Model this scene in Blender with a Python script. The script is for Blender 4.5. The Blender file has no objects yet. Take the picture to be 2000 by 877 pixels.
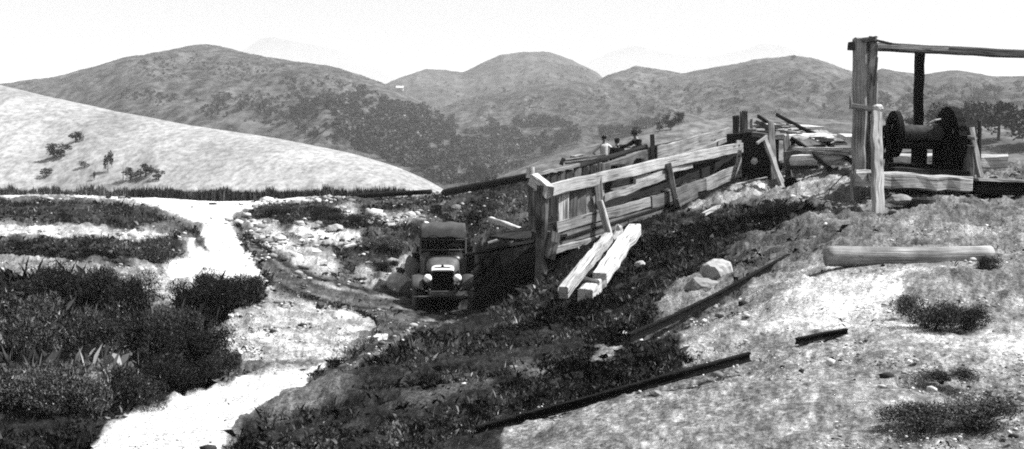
HAZE, SKY, EXPO = 0.00020, 0.066, 1.32
import bpy, bmesh, math, random
import numpy as np
from mathutils import Vector, Matrix
from mathutils.bvhtree import BVHTree

random.seed(7)
RNG = np.random.default_rng(11)
SC = bpy.context.scene
COL = SC.collection
F = 2144.0
TH = math.atan((438.5 - 300.0) / F)
CT, ST = math.cos(TH), math.sin(TH)


def W(px, py, d):
    """point at depth d (metres ahead) seen at a position of the survey photograph"""
    a = (px - 1000.0) / F
    b = (438.5 - py) / F
    Y = CT + b * ST
    s = d / Y
    return Vector((a * s, d, (-ST + b * CT) * s))


def proj(x, y, z):
    fw = y * CT - z * ST
    up = y * ST + z * CT
    return 1000 + F * x / fw, 438.5 - F * up / fw


# ------------------------------------------------------------------ noise
def _hash(ix, iy, seed):
    n = (ix.astype(np.int64) * 374761393 + iy.astype(np.int64) * 668265263 + seed * 1442695041) & 0xFFFFFFFF
    n = ((n ^ (n >> 13)) * 1274126177) & 0xFFFFFFFF
    n = n ^ (n >> 16)
    return (n & 0xFFFFFF).astype(np.float64) / float(0xFFFFFF) * 2 - 1


def vnoise(x, y, seed=0):
    x = np.asarray(x, float); y = np.asarray(y, float)
    ix = np.floor(x); iy = np.floor(y)
    fx = x - ix; fy = y - iy
    fx = fx * fx * fx * (fx * (fx * 6 - 15) + 10); fy = fy * fy * fy * (fy * (fy * 6 - 15) + 10)
    a = _hash(ix, iy, seed); b = _hash(ix + 1, iy, seed)
    c = _hash(ix, iy + 1, seed); d = _hash(ix + 1, iy + 1, seed)
    return (a * (1 - fx) + b * fx) * (1 - fy) + (c * (1 - fx) + d * fx) * fy


def fbm(x, y, seed=0, octv=4, gain=0.5):
    s = 0; a = 1; t = 0
    for k in range(octv):
        s = s + a * vnoise(x * 2 ** k + 17.3 * k, y * 2 ** k - 9.1 * k, seed + k)
        t += a; a *= gain
    return s / t


# ------------------------------------------------------------------ materials
def grey_mat(name, base, var=0.35, scale=6.0, rough=0.85, bump=0.3, detail=8.0, coords='Object', stretch=(1, 1, 1),
             metal=0.0, attr=None, stain=0.0, bdist=0.02, lo=.28, rnd=False):
    m = bpy.data.materials.new(name); m.use_nodes = True
    nt = m.node_tree; N = nt.nodes; L = nt.links
    bs = N['Principled BSDF']
    bs.inputs['Roughness'].default_value = rough
    bs.inputs['Metallic'].default_value = metal
    bs.inputs['Specular IOR Level'].default_value = 0.3 if rough < .72 else 0.04
    if coords == 'gc':
        tc = N.new('ShaderNodeAttribute'); tc.attribute_name = 'gc'; src = tc.outputs['Vector']
    else:
        tc = N.new('ShaderNodeTexCoord'); src = tc.outputs['Object']
    mp = N.new('ShaderNodeMapping'); mp.inputs['Scale'].default_value = stretch
    L.new(src, mp.inputs['Vector'])
    nz = N.new('ShaderNodeTexNoise'); nz.inputs['Scale'].default_value = scale; nz.inputs['Detail'].default_value = detail
    nz.inputs['Roughness'].default_value = 0.65
    L.new(mp.outputs[0], nz.inputs['Vector'])
    mr = N.new('ShaderNodeMapRange'); mr.inputs['From Min'].default_value = lo; mr.inputs['From Max'].default_value = 1 - lo
    mr.inputs['To Min'].default_value = 1 - var; mr.inputs['To Max'].default_value = 1 + var
    L.new(nz.outputs['Fac'], mr.inputs['Value'])
    mul = N.new('ShaderNodeMath'); mul.operation = 'MULTIPLY'
    L.new(mr.outputs[0], mul.inputs[0])
    if attr:
        at = N.new('ShaderNodeAttribute'); at.attribute_name = attr
        L.new(at.outputs['Fac'], mul.inputs[1])
    else:
        mul.inputs[1].default_value = base if base < .1 else base * .62
    out = mul.outputs[0]
    if stain > 0:
        n2 = N.new('ShaderNodeTexNoise'); n2.inputs['Scale'].default_value = 2.3; n2.inputs['Detail'].default_value = 4
        L.new(src, n2.inputs['Vector'])
        m2 = N.new('ShaderNodeMapRange'); m2.inputs['From Min'].default_value = 0.35; m2.inputs['From Max'].default_value = 0.6
        m2.inputs['To Min'].default_value = 1 - stain; m2.inputs['To Max'].default_value = 1
        L.new(n2.outputs['Fac'], m2.inputs['Value'])
        mm = N.new('ShaderNodeMath'); mm.operation = 'MULTIPLY'
        L.new(out, mm.inputs[0]); L.new(m2.outputs[0], mm.inputs[1]); out = mm.outputs[0]
    if rnd:
        oi = N.new('ShaderNodeObjectInfo'); m5 = N.new('ShaderNodeMapRange'); m5.inputs['To Min'].default_value = .45; m5.inputs['To Max'].default_value = 1.9
        L.new(oi.outputs['Random'], m5.inputs['Value']); mm = N.new('ShaderNodeMath'); mm.operation = 'MULTIPLY'; L.new(out, mm.inputs[0]); L.new(m5.outputs[0], mm.inputs[1]); out = mm.outputs[0]
    if coords == 'gc':
        mp3 = N.new('ShaderNodeMapping'); mp3.inputs['Scale'].default_value = (1.1, 34, 34); L.new(src, mp3.inputs['Vector'])
        n3 = N.new('ShaderNodeTexNoise'); n3.inputs['Scale'].default_value = 1.0; n3.inputs['Detail'].default_value = 3; L.new(mp3.outputs[0], n3.inputs['Vector'])
        m3 = N.new('ShaderNodeMapRange'); m3.inputs['From Min'].default_value = 0.33; m3.inputs['From Max'].default_value = 0.44
        m3.inputs['To Min'].default_value = .22; m3.inputs['To Max'].default_value = 1
        L.new(n3.outputs['Fac'], m3.inputs['Value'])
        vo_ = N.new('ShaderNodeTexVoronoi'); vo_.inputs['Scale'].default_value = 2.2; mp4 = N.new('ShaderNodeMapping'); mp4.inputs['Scale'].default_value = (.55, 2.4, 2.4)
        L.new(src, mp4.inputs['Vector']); L.new(mp4.outputs[0], vo_.inputs['Vector'])
        m4 = N.new('ShaderNodeMapRange'); m4.inputs['From Min'].default_value = .05; m4.inputs['From Max'].default_value = .16; m4.inputs['To Min'].default_value = .25
        L.new(vo_.outputs['Distance'], m4.inputs['Value'])
        for q_ in (m3, m4):
            mm = N.new('ShaderNodeMath'); mm.operation = 'MULTIPLY'; L.new(out, mm.inputs[0]); L.new(q_.outputs[0], mm.inputs[1]); out = mm.outputs[0]
    cl = N.new('ShaderNodeMath'); cl.operation = 'MINIMUM'; cl.inputs[1].default_value = 0.85
    L.new(out, cl.inputs[0])
    cb = N.new('ShaderNodeCombineColor')
    for k in range(3):
        L.new(cl.outputs[0], cb.inputs[k])
    L.new(cb.outputs[0], bs.inputs['Base Color'])
    if bump > 0:
        bp = N.new('ShaderNodeBump'); bp.inputs['Strength'].default_value = bump; bp.inputs['Distance'].default_value = bdist
        L.new(nz.outputs['Fac'], bp.inputs['Height']); L.new(bp.outputs[0], bs.inputs['Normal'])
    return m


def wood(name, base, var=0.45, stain=0.35):
    return grey_mat(name, base, var, 3.0, 0.9, 0.7, 8, 'gc', (0.5, 9, 9), stain=stain, bdist=0.03)


MAT = {}
MAT['wood_white'] = wood('bleached_timber', 0.78, 0.22, 0.18)
MAT['wood_pale'] = wood('pale_timber', 0.42, 0.35, 0.35)
MAT['wood_mid'] = wood('weathered_timber', 0.20, 0.45, 0.45)
MAT['wood_dark'] = wood('dark_timber', 0.06, 0.5, 0.5)
MAT['wood_black'] = wood('blackened_timber', 0.025, 0.4, 0.3)
MAT['iron'] = grey_mat('black_iron', 0.008, 0.5, 12, 0.8, 0.3)
MAT['iron_mid'] = grey_mat('rusted_iron', 0.045, 0.5, 12, 0.75, 0.4)
MAT['coal'] = grey_mat('coal', 0.018, 0.5, 20, 0.6, 0.8)
MAT['rock_pale'] = grey_mat('pale_rock', 0.55, 0.35, 5, 0.95, 0.8, bdist=0.05)
MAT['rock_mid'] = grey_mat('grey_rock', 0.3, 0.4, 5, 0.95, 0.8, bdist=0.05)


# ------------------------------------------------------------------ object helpers
def mesh_np(name, V, Fc, mat=None, parent=None, smooth=False, attrs=None, gc=None):
    me = bpy.data.meshes.new(name)
    V = np.asarray(V, np.float32)
    if isinstance(Fc, np.ndarray):
        n, k = Fc.shape
        me.vertices.add(len(V)); me.vertices.foreach_set('co', V.ravel())
        me.loops.add(n * k); me.loops.foreach_set('vertex_index', Fc.astype(np.int32).ravel())
        me.polygons.add(n); me.polygons.foreach_set('loop_start', np.arange(0, n * k, k, dtype=np.int32))
        me.update(calc_edges=True)
    else:
        me.from_pydata([tuple(map(float, v)) for v in V], [], Fc)
    if smooth:
        me.polygons.foreach_set('use_smooth', np.ones(len(me.polygons), bool))
    for k, a in (attrs or {}).items():
        at = me.attributes.new(k, 'FLOAT', 'POINT'); at.data.foreach_set('value', np.asarray(a, np.float32).ravel())
    if gc is not None:
        at = me.attributes.new('gc', 'FLOAT_VECTOR', 'POINT'); at.data.foreach_set('vector', np.asarray(gc, np.float32).ravel())
    o = bpy.data.objects.new(name, me); COL.objects.link(o)
    if mat is not None:
        me.materials.append(mat)
    if parent is not None:
        o.parent = parent
    return o


def tag(o, label=None, cat=None, group=None, kind=None):
    if label: o['label'] = label
    if cat: o['category'] = cat
    if group: o['group'] = group
    if kind: o['kind'] = kind
    return o


def thing(name, label, cat, loc, group=None, rz=0.0):
    o = bpy.data.objects.new(name, None); COL.objects.link(o)
    o.location = loc; o.rotation_euler = (0, 0, rz); o.empty_display_size = 0.3
    return tag(o, label, cat, group)


class Geo:
    """collects world-space geometry for one mesh"""
    def __init__(s):
        s.v = []; s.f = []; s.g = []

    def add(s, V, Fc, G=None):
        b = len(s.v)
        s.v += [tuple(v) for v in V]
        s.f += [tuple(i + b for i in f) for f in Fc]
        s.g += [tuple(g) for g in (G if G is not None else V)]
        return s

    def build(s, name, mat, parent=None, smooth=False, loc=None):
        off = Vector((0, 0, 0))
        if parent is not None and loc is None:
            off = Vector(parent.location) if parent.parent is None else Vector(parent.parent.location)
        elif loc is not None:
            off = Vector(loc)
        V = [Vector(v) - off for v in s.v]
        o = mesh_np(name, V, s.f, mat, parent, smooth, gc=s.g)
        if parent is None and loc is not None:
            o.location = loc
        return o


def frame(p0, p1, up=(0, 0, 1)):
    ax = (Vector(p1) - Vector(p0)); L = ax.length; ax.normalize()
    up = Vector(up)
    if abs(ax.dot(up)) > 0.97:
        up = Vector((0, -1, 0))
    lat = ax.cross(up).normalized(); u2 = lat.cross(ax).normalized()
    return ax, lat, u2, L


def beam(g, p0, p1, w, h, rough=0.012, up=(0, 0, 1), taper=1.0, seg=None, bow=0.0, skew=0.0):
    """hewn or sawn timber: section w (sideways) x h (along up), slightly uneven, bevelled corners"""
    p0 = Vector(p0); p1 = Vector(p1)
    ax, lat, u2, L = frame(p0, p1, up)
    seg = seg or max(3, min(14, int(L / 0.35) + 2))
    c = 0.12 * min(w, h)
    sec = [(-w / 2 + c, -h / 2), (w / 2 - c, -h / 2), (w / 2, -h / 2 + c), (w / 2, h / 2 - c), (w / 2 - c, h / 2), (-w / 2 + c, h / 2), (-w / 2, h / 2 - c), (-w / 2, -h / 2 + c)]
    so = random.uniform(0, 50); V = []; G = []
    rw = min(rough, .09 * w); rh = min(rough, .09 * h)
    jit = [(random.gauss(0, rw), random.gauss(0, rh)) for _ in range(8)]
    for i in range(seg + 1):
        t = i / seg; k = 1 + (taper - 1) * t
        wob = (random.gauss(0, min(rough, .14 * max(w, .05)) * .6), random.gauss(0, min(rough, .12 * h) * .6))
        for q, (a, b) in enumerate(sec):
            e = skew * b if i == seg else (-skew * b if i == 0 else 0)
            aa = a * k + wob[0] + jit[q][0] * .5 + random.gauss(0, rw * .35)
            bb = b * k + wob[1] + jit[q][1] * .5 + random.gauss(0, rh * .35) + bow * math.sin(math.pi * t)
            V.append(p0 + ax * (L * t + e + (random.gauss(0, rough) if i in (0, seg) else 0)) + lat * aa + u2 * bb)
            G.append((L * t + so, a + so, b + so * .7))
    Fc = []
    for i in range(seg):
        for q in range(8):
            r = (q + 1) % 8
            Fc.append((i * 8 + q, i * 8 + r, (i + 1) * 8 + r, (i + 1) * 8 + q))
    Fc.append(tuple(reversed(range(8)))); Fc.append(tuple(seg * 8 + q for q in range(8)))
    Fc = [tuple(reversed(f)) for f in Fc]
    g.add(V, Fc, G); return g


def pole(g, p0, p1, r0, r1=None, n=12, rough=0.06, bow=0.0, seg=None):
    r1 = r0 if r1 is None else r1
    p0 = Vector(p0); p1 = Vector(p1)
    ax, lat, u2, L = frame(p0, p1)
    seg = seg or max(3, min(16, int(L / 0.3) + 2)); so = random.uniform(0, 50)
    lob = [1 + random.gauss(0, rough) for _ in range(n)]
    V = []; G = []
    for i in range(seg + 1):
        t = i / seg; r = r0 + (r1 - r0) * t; wb = 1 + random.gauss(0, rough * .4)
        for q in range(n):
            an = 2 * math.pi * q / n
            rr = r * lob[q] * wb * (1 + random.gauss(0, rough * .3))
            V.append(p0 + ax * L * t + lat * math.cos(an) * rr + u2 * (math.sin(an) * rr + bow * math.sin(math.pi * t)))
            G.append((L * t + so, math.cos(an) * r + so, math.sin(an) * r))
    Fc = []
    for i in range(seg):
        for q in range(n):
            r_ = (q + 1) % n
            Fc.append((i * n + q, (i + 1) * n + q, (i + 1) * n + r_, i * n + r_))
    Fc.append(tuple(range(n))); Fc.append(tuple(reversed([seg * n + q for q in range(n)])))
    Fc = [tuple(reversed(f)) for f in Fc]
    g.add(V, Fc, G); return g


def tube(g, pts, r, n=8):
    pts = [Vector(p) for p in pts]
    V = []; Fc = []; rr = r if isinstance(r, (list, tuple)) else [r] * len(pts)
    for i, p in enumerate(pts):
        a = pts[max(0, i - 1)]; b = pts[min(len(pts) - 1, i + 1)]
        ax, lat, u2, _ = frame(a, b)
        for q in range(n):
            an = 2 * math.pi * q / n
            V.append(p + lat * math.cos(an) * rr[i] + u2 * math.sin(an) * rr[i])
    for i in range(len(pts) - 1):
        for q in range(n):
            s = (q + 1) % n
            Fc.append((i * n + q, i * n + s, (i + 1) * n + s, (i + 1) * n + q))
    Fc.append(tuple(reversed(range(n)))); Fc.append(tuple((len(pts) - 1) * n + q for q in range(n)))
    g.add(V, Fc); return g


def lathe(g, c, axis, prof, n=28, up=(0, 0, 1)):
    """prof: list of (along, radius)"""
    c = Vector(c); ax, lat, u2, _ = frame(c, c + Vector(axis), up)
    V = []; Fc = []
    for (s, r) in prof:
        for q in range(n):
            an = 2 * math.pi * q / n
            V.append(c + ax * s + lat * math.cos(an) * r + u2 * math.sin(an) * r)
    for i in range(len(prof) - 1):
        for q in range(n):
            s = (q + 1) % n
            Fc.append((i * n + q, i * n + s, (i + 1) * n + s, (i + 1) * n + q))
    Fc.append(tuple(reversed(range(n)))); Fc.append(tuple((len(prof) - 1) * n + q for q in range(n)))
    g.add(V, Fc); return g


def box(g, c, s, rz=0.0, bev=0.01, rx=0.0):
    bm = bmesh.new(); bmesh.ops.create_cube(bm, size=1)
    for v in bm.verts:
        v.co = Vector((v.co.x * s[0], v.co.y * s[1], v.co.z * s[2]))
    if bev:
        bmesh.ops.bevel(bm, geom=bm.edges[:], offset=min(bev, min(s) * .3), segments=1, affect='EDGES')
    M = Matrix.Translation(Vector(c)) @ Matrix.Rotation(rz, 4, 'Z') @ Matrix.Rotation(rx, 4, 'X')
    bm.transform(M); bm.verts.index_update()
    g.add([v.co.copy() for v in bm.verts], [tuple(v.index for v in f.verts) for f in bm.faces]); bm.free(); return g


def rock(g, c, s, seed, sub=2, rough=0.22, flat=1.0):
    bm = bmesh.new(); bmesh.ops.create_icosphere(bm, subdivisions=sub, radius=1)
    co = np.array([v.co[:] for v in bm.verts])
    n = fbm(co[:, 0] * 1.3 + seed * 3.1, co[:, 1] * 1.3 + co[:, 2] * 1.7 + seed, seed, 3)
    co = co * (1 + rough * 1.2 * n)[:, None]
    rr = np.random.default_rng(int(seed) + 5)
    if sub > 1:
        for _ in range(16):
            nn = rr.normal(0, 1, 3); nn /= np.linalg.norm(nn); k = rr.uniform(.62, .95); dd = co @ nn
            co = co - np.maximum(dd - k, 0)[:, None] * nn * .92
        co = co * (1 + .10 * fbm(co[:, 0] * 5 + seed, co[:, 1] * 5 + co[:, 2] * 6, seed + 3, 3))[:, None]
    co = co * np.array(s)
    co[:, 2] *= flat
    g.add([Vector(c) + Vector(v) for v in co], [tuple(v.index for v in f.verts) for f in bm.faces]); bm.free(); return g


# ------------------------------------------------------------------ near ground
CP = [
 (-200,877,8.5),(0,877,8.5),(500,877,8.5),(1000,877,6.8),(1500,877,5.5),(2000,877,4.8),(2200,877,4.6),
 (-200,760,12),(0,750,12),(250,760,11.5),(500,750,12),(750,750,10.5),(1000,750,9),(1250,750,7.8),(1500,750,7),(1750,750,6.6),(2000,750,6.4),(2200,750,6.3),
 (1600,650,9.0),(1900,650,8.6),(2200,650,8.4),(1350,650,10.2),(1150,650,12.5),(950,650,16),(800,650,20),(600,650,18),(450,650,17),(250,700,15),(50,700,15),(-200,700,15),
 (865,612,27),(910,585,29),(1045,556,24),(1000,585,25.0),(760,578,27.5),(650,560,27),(560,540,27),(500,520,29),(520,480,33),
 (450,440,38),(400,400,47),(300,386,52),(600,385,50),(830,378,48),(100,380,55),(-200,380,55),
 (350,470,34),(200,430,38),(0,430,38),(-200,430,38),(100,480,30),(-100,480,30),(300,540,24),(430,590,21),(100,540,22),(-100,540,22),(200,600,18),(-100,600,18),
 (700,520,31),(750,480,33),(700,440,36.5),(700,400,43),(850,430,37),(880,500,32),(950,400,38),(960,440,34),(1000,362,42),(850,385,45),(1000,480,29.5),
 (1100,345,45),(1200,345,50),(1100,510,24),(1200,472,24.4),(1322,416,27),(1450,350,30.5),(1545,368,27),(1120,420,33),(1250,370,36),(1400,330,38),
 (1400,440,23),(1300,500,20),(1250,560,17),(1100,592,18.5),(1400,540,14.5),(1400,600,12.5),(1530,510,14.5),(1230,670,11.2),
 (1640,520,12.6),(1930,520,12),(2200,520,12),(1640,440,17),(1900,440,17),(1715,415,19),(1660,375,21.5),(1900,380,21),(1750,385,20.5),(2200,390,20),
 (1600,345,26),(1700,335,25),(1950,335,25.5),(2200,335,25.5),(1650,325,32),(1550,318,36),(1480,320,39),
 (1200,400,70),(1600,370,60),(1900,370,60),(2200,370,60),(1500,420,75),(700,480,75),(300,430,75),(0,430,75),(-250,430,75),(1000,430,75),(2200,430,75),
 (1400,350,48),(1600,330,44),(1900,330,40),
 (-200,1300,3),(1000,1100,3.5),(2200,1000,3),(1000,1500,1.5),(0,1400,2),(2200,1400,1.5),
]


def uv_(x, y):
    x = np.asarray(x, float); y = np.asarray(y, float)
    return x / (y + 1.0) * 9.0, 4.0 * np.log(np.maximum(y, 0.5) + 0.5)


class TPS:
    def __init__(s, pts, lam=0.004):
        P = [W(*p) for p in pts]
        x = np.array([p.x for p in P]); y = np.array([p.y for p in P]); z = np.array([p.z for p in P])
        s.u, s.v = uv_(x, y); n = len(x)
        K = s.k(s.u[:, None] - s.u[None], s.v[:, None] - s.v[None]) + lam * np.eye(n)
        Pm = np.stack([np.ones(n), s.u, s.v], 1)
        A = np.zeros((n + 3, n + 3)); A[:n, :n] = K; A[:n, n:] = Pm; A[n:, :n] = Pm.T
        # fit the slope z / (y + 3): behaves like a picture height, keeps near and far equally smooth
        s.w = np.linalg.solve(A, np.concatenate([z / (y + 3), np.zeros(3)]))

    @staticmethod
    def k(a, b):
        r2 = a * a + b * b + 0.02
        return -np.sqrt(r2)

    def __call__(s, x, y):
        x = np.asarray(x, float); y = np.asarray(y, float); sh = x.shape
        x = x.ravel(); y = y.ravel(); u, v = uv_(x, y); n = len(s.u); out = np.empty(len(u))
        for i in range(0, len(u), 20000):
            a = u[i:i + 20000]; b = v[i:i + 20000]
            out[i:i + 20000] = s.k(a[:, None] - s.u, b[:, None] - s.v) @ s.w[:n] + s.w[n] + s.w[n + 1] * a + s.w[n + 2] * b
        return (out * (y + 3)).reshape(sh)


GROUND = TPS(CP)
# regular lookup table of the ground height (fast, and smooth enough)
GA = np.linspace(-0.72, 0.72, 260); GL = np.linspace(math.log(1.2), math.log(78), 300)
_X, _Y = np.meshgrid(GA, np.exp(GL)); ZT = GROUND(_X * (_Y + 4), _Y)


def zg(x, y):
    x = np.asarray(x, float); y = np.clip(np.asarray(y, float), 1.21, 77.9)
    a = np.clip(x / (y + 4), -0.7199, 0.7199); l = np.log(y)
    fa = (a - GA[0]) / (GA[1] - GA[0]); fl = (l - GL[0]) / (GL[1] - GL[0])
    ia = np.floor(fa).astype(int); il = np.floor(fl).astype(int); fa = fa - ia; fl = fl - il
    ia = np.clip(ia, 0, len(GA) - 2); il = np.clip(il, 0, len(GL) - 2)
    return (ZT[il, ia] * (1 - fa) + ZT[il, ia + 1] * fa) * (1 - fl) + (ZT[il + 1, ia] * (1 - fa) + ZT[il + 1, ia + 1] * fa) * fl


_DS = np.geomspace(3, 77, 900)


def GP(px, py):
    """where the ray through a picture position meets the near ground"""
    d1 = W(px, py, 1.0)
    z = zg(d1.x * _DS, _DS); k = np.where(d1.z * _DS < z)[0]
    d = _DS[k[0]] if len(k) else 60.0
    return Vector((d1.x * d, d, float(zg(d1.x * d, d))))


def onground(x, y, dz=0.0):
    return Vector((x, y, float(zg(x, y)) + dz))


# patches of bare dirt, coal slack with painted pit shade, dry and dark grass: (outline, brightness of the soil, edge softness)
MID = 0.22
PATCH = [
 ([(-300,377),(900,372),(900,384),(-300,384)], .75, 4),
 # right hand slope
 ([(1450,560),(1610,500),(2400,500),(2400,1600),(900,1600),(960,850),(1100,815),(1300,755),(1470,705),(1320,690),(1300,660),(1420,580)], .47, 24),
 ([(1560,345),(1700,355),(2400,370),(2400,515),(1620,505),(1560,460),(1560,420)], .27, 16),
 ([(1600,530),(1760,535),(1770,600),(1640,640),(1480,650),(1560,560)], .72, 34),
 ([(1700,580),(1760,600),(1850,660),(1960,660),(2060,610),(2060,720),(1880,690),(1700,640)], .72, 34),
 ([(1840,540),(2100,540),(2100,590),(1900,590)], .30, 14),
 ([(1720,440),(1960,430),(2100,440),(2100,500),(1900,480),(1720,480)], .40, 22),
 ([(1440,330),(1560,330),(1660,345),(1650,400),(1560,420),(1480,395),(1400,400),(1340,430),(1290,440),(1420,350)], .42, 10),
 ([(1470,440),(1500,400),(1560,395),(1600,410),(1560,430),(1500,445)], .06, 6),
 # dark overgrown slope
 ([(730,650),(830,612),(950,615),(1050,560),(1080,540),(1260,440),(1330,420),(1470,405),(1540,425),(1470,468),(1400,510),(1320,548),(1280,590),(1230,670),(1330,665),(1340,700),(1260,740),(1130,790),(1000,822),(960,1000),(430,1000),(480,830),(560,780),(690,725)], .035, 8),
 ([(1270,640),(1290,590),(1340,550),(1410,512),(1480,472),(1560,428),(1600,425),(1650,470),(1545,515),(1400,595),(1240,685)], .15, 6),
 ([(1270,600),(1320,560),(1380,535),(1430,545),(1400,590),(1310,620)], .36, 12),
 ([(560,760),(690,750),(640,800),(500,830)], .24, 20),
 ([(1000,715),(1110,705),(1080,735),(1010,730)], .2, 8),
 ([(1150,690),(1220,670),(1200,700),(1160,712)], .4, 8),
 ([(780,780),(900,740),(960,745),(900,775),(800,800)], .2, 14),
 ([(960,815),(1100,785),(1160,795),(1060,825),(980,840)], .35, 10),
 ([(1200,620),(1300,600),(1260,640),(1180,650)], .10, 10),
 # bank left of the truck
 ([(470,392),(600,388),(860,380),(1000,372),(1040,380),(1040,470),(950,470),(930,560),(820,560),(700,545),(640,500),(560,460),(480,425)], .075, 8),
 ([(490,398),(600,392),(640,400),(560,408)], .05, 4),
 ([(600,470),(560,450),(590,430),(650,445),(700,460),(700,478),(660,482)], .62, 5),
 ([(640,410),(680,400),(700,412),(660,424),(630,420)], .5, 6),
 ([(690,420),(760,412),(840,418),(835,432),(760,438),(700,432)], .48, 7),
 ([(740,440),(790,430),(800,440),(760,448)], .5, 5),
 ([(480,420),(520,432),(560,458),(620,480),(652,500),(655,530),(620,530),(560,505),(500,470)], .6, 8),
 ([(735,548),(775,505),(812,495),(826,530),(820,560),(760,562)], .55, 8),
 ([(690,540),(720,515),(730,540),(710,555)], .35, 8),
 # wheel track
 ([(455,450),(500,486),(540,512),(640,548),(760,568),(830,580),(930,560),(950,615),(830,612),(760,650),(700,612),(640,590),(545,560),(520,515),(480,470)], .065, 5),
 ([(448,448),(470,458),(520,505),(580,535),(660,560),(770,578),(770,585),(650,570),(570,545),(505,512),(460,468)], .02, 3),
 ([(505,518),(560,550),(640,578),(720,596),(800,604),(800,612),(700,606),(620,588),(540,560)], .025, 4),
 ([(725,604),(775,640),(760,668),(700,690),(640,730),(600,752),(596,742),(650,712),(720,672),(745,650),(700,615)], .035, 5),
 ([(528,483),(580,510),(640,541),(700,558),(760,566),(755,572),(690,566),(630,548),(570,518)], .5, 4),
 # pit under the chute: coal spill, with its shade put into the value
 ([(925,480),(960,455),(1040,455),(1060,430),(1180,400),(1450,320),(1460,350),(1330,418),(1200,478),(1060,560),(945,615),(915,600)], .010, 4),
 ([(1445,285),(1500,268),(1532,352),(1490,348),(1450,356)], .008, 3),  # opening beside the trestle, its shade put into the soil value
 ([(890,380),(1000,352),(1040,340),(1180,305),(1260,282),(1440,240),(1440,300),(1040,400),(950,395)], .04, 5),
 # pale road and clearing
 ([(150,384),(560,382),(700,386),(600,390),(505,402),(452,425),(480,470),(530,510),(528,560),(470,560),(400,545),(330,540),(320,515),(360,500),(365,470),(400,440),(330,415),(300,402),(220,392)], .8, 6),
 ([(-300,432),(150,440),(330,455),(370,470),(200,465),(-300,466)], .62, 6),
 ([(-300,505),(120,508),(300,520),(320,540),(200,545),(-300,545)], .45, 8),
 ([(270,540),(420,540),(520,562),(640,596),(500,600),(420,560),(380,590),(280,580)], .55, 8),
 ([(325,424),(360,440),(398,468),(414,492),(402,490),(376,466),(340,440)], .12, 3),
 ([(-300,388),(170,394),(300,408),(325,432),(250,446),(80,432),(-300,424)], .05, 5),
 ([(-300,468),(200,467),(280,478),(350,455),(350,505),(270,518),(100,503),(-300,500)], .05, 5),
 ([(-300,545),(205,548),(250,600),(320,628),(352,600),(395,566),(522,560),(500,600),(420,650),(440,700),(400,760),(250,820),(160,1100),(-300,1100)], .03, 6),
 ([(410,655),(520,600),(620,592),(700,612),(742,640),(700,662),(640,705),(560,712),(480,716),(430,700)], .61, 9),
 ([(170,877),(235,815),(300,797),(400,762),(480,735),(600,722),(700,698),(740,690),(650,740),(560,772),(470,826),(420,900),(380,1000),(130,1000)], .8, 6),
 ([(400,650),(450,610),(520,590),(540,600),(470,630),(440,660)], .4, 6),
]


# the ruts: strips of trodden slack and pale subsoil along the wheel tracks
def strip(line, w0, w1, val, soft=2.5):
    up = []; dn = []
    for i, (x, y) in enumerate(line):
        a = line[max(0, i - 1)]; b = line[min(len(line) - 1, i + 1)]; dx, dy = b[0] - a[0], b[1] - a[1]; n = math.hypot(dx, dy)
        w = w0 + (w1 - w0) * i / (len(line) - 1); up.append((x - dy / n * w / 2, y + dx / n * w / 2)); dn.append((x + dy / n * w / 2, y - dx / n * w / 2))
    PATCH.append((up + dn[::-1], val, soft))


TRACKZ = [(450,430),(490,470),(540,505),(620,535),(700,552),(780,565),(830,575),(925,600),(925,618),(860,635),(800,668),(740,700),(660,742),(590,752),(640,722),(700,690),(740,655),(735,630),(690,606),(620,588),(540,562),(515,520),(470,470)]
PATCH.append((TRACKZ, .13, 7))
for off, w, val in ((0, 9, .05), (9, 7, .34), (20, 10, .09), (32, 7, .2), (42, 8, .04)):
    strip([(455 + off * .3, 438 + off * .6), (490, 470 + off * .8), (535, 503 + off), (595, 533 + off), (665, 556 + off * .9), (745, 570 + off * .8), (820, 578 + off * .7)], w * .7, w, val)
for off, w, val in ((0, 8, .05), (14, 8, .22), (26, 8, .05), (40, 9, .2)):
    strip([(860 + off * .5, 606 + off * .6), (810, 622 + off), (775 + off * .3, 650 + off * .7), (725, 680 + off * .7), (660, 712 + off * .7), (600, 738 + off * .7)], w, w * 1.2, val, 3)


def poly_sd(px, py, P):
    inside = np.zeros(px.shape, bool); dmin = np.full(px.shape, 1e9)
    n = len(P)
    for i in range(n):
        x0, y0 = P[i]; x1, y1 = P[(i + 1) % n]
        dx, dy = x1 - x0, y1 - y0
        t = np.clip(((px - x0) * dx + (py - y0) * dy) / (dx * dx + dy * dy + 1e-9), 0, 1)
        dmin = np.minimum(dmin, (px - x0 - t * dx) ** 2 + (py - y0 - t * dy) ** 2)
        if y0 != y1:
            c = ((y0 > py) != (y1 > py)) & (px < (x1 - x0) * (py - y0) / (y1 - y0) + x0)
            inside ^= c
    d = np.sqrt(dmin)
    return np.where(inside, -d, d)


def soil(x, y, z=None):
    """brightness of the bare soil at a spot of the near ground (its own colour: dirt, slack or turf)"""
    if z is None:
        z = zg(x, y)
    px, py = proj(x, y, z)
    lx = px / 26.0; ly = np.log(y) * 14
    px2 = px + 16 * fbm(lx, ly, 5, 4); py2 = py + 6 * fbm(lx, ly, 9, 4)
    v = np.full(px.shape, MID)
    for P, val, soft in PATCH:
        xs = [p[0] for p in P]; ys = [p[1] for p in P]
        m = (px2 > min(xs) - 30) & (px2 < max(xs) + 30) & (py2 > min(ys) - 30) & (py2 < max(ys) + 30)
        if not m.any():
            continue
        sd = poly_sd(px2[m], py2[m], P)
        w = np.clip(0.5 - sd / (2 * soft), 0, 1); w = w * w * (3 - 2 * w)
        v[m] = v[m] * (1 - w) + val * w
    return v


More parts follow.
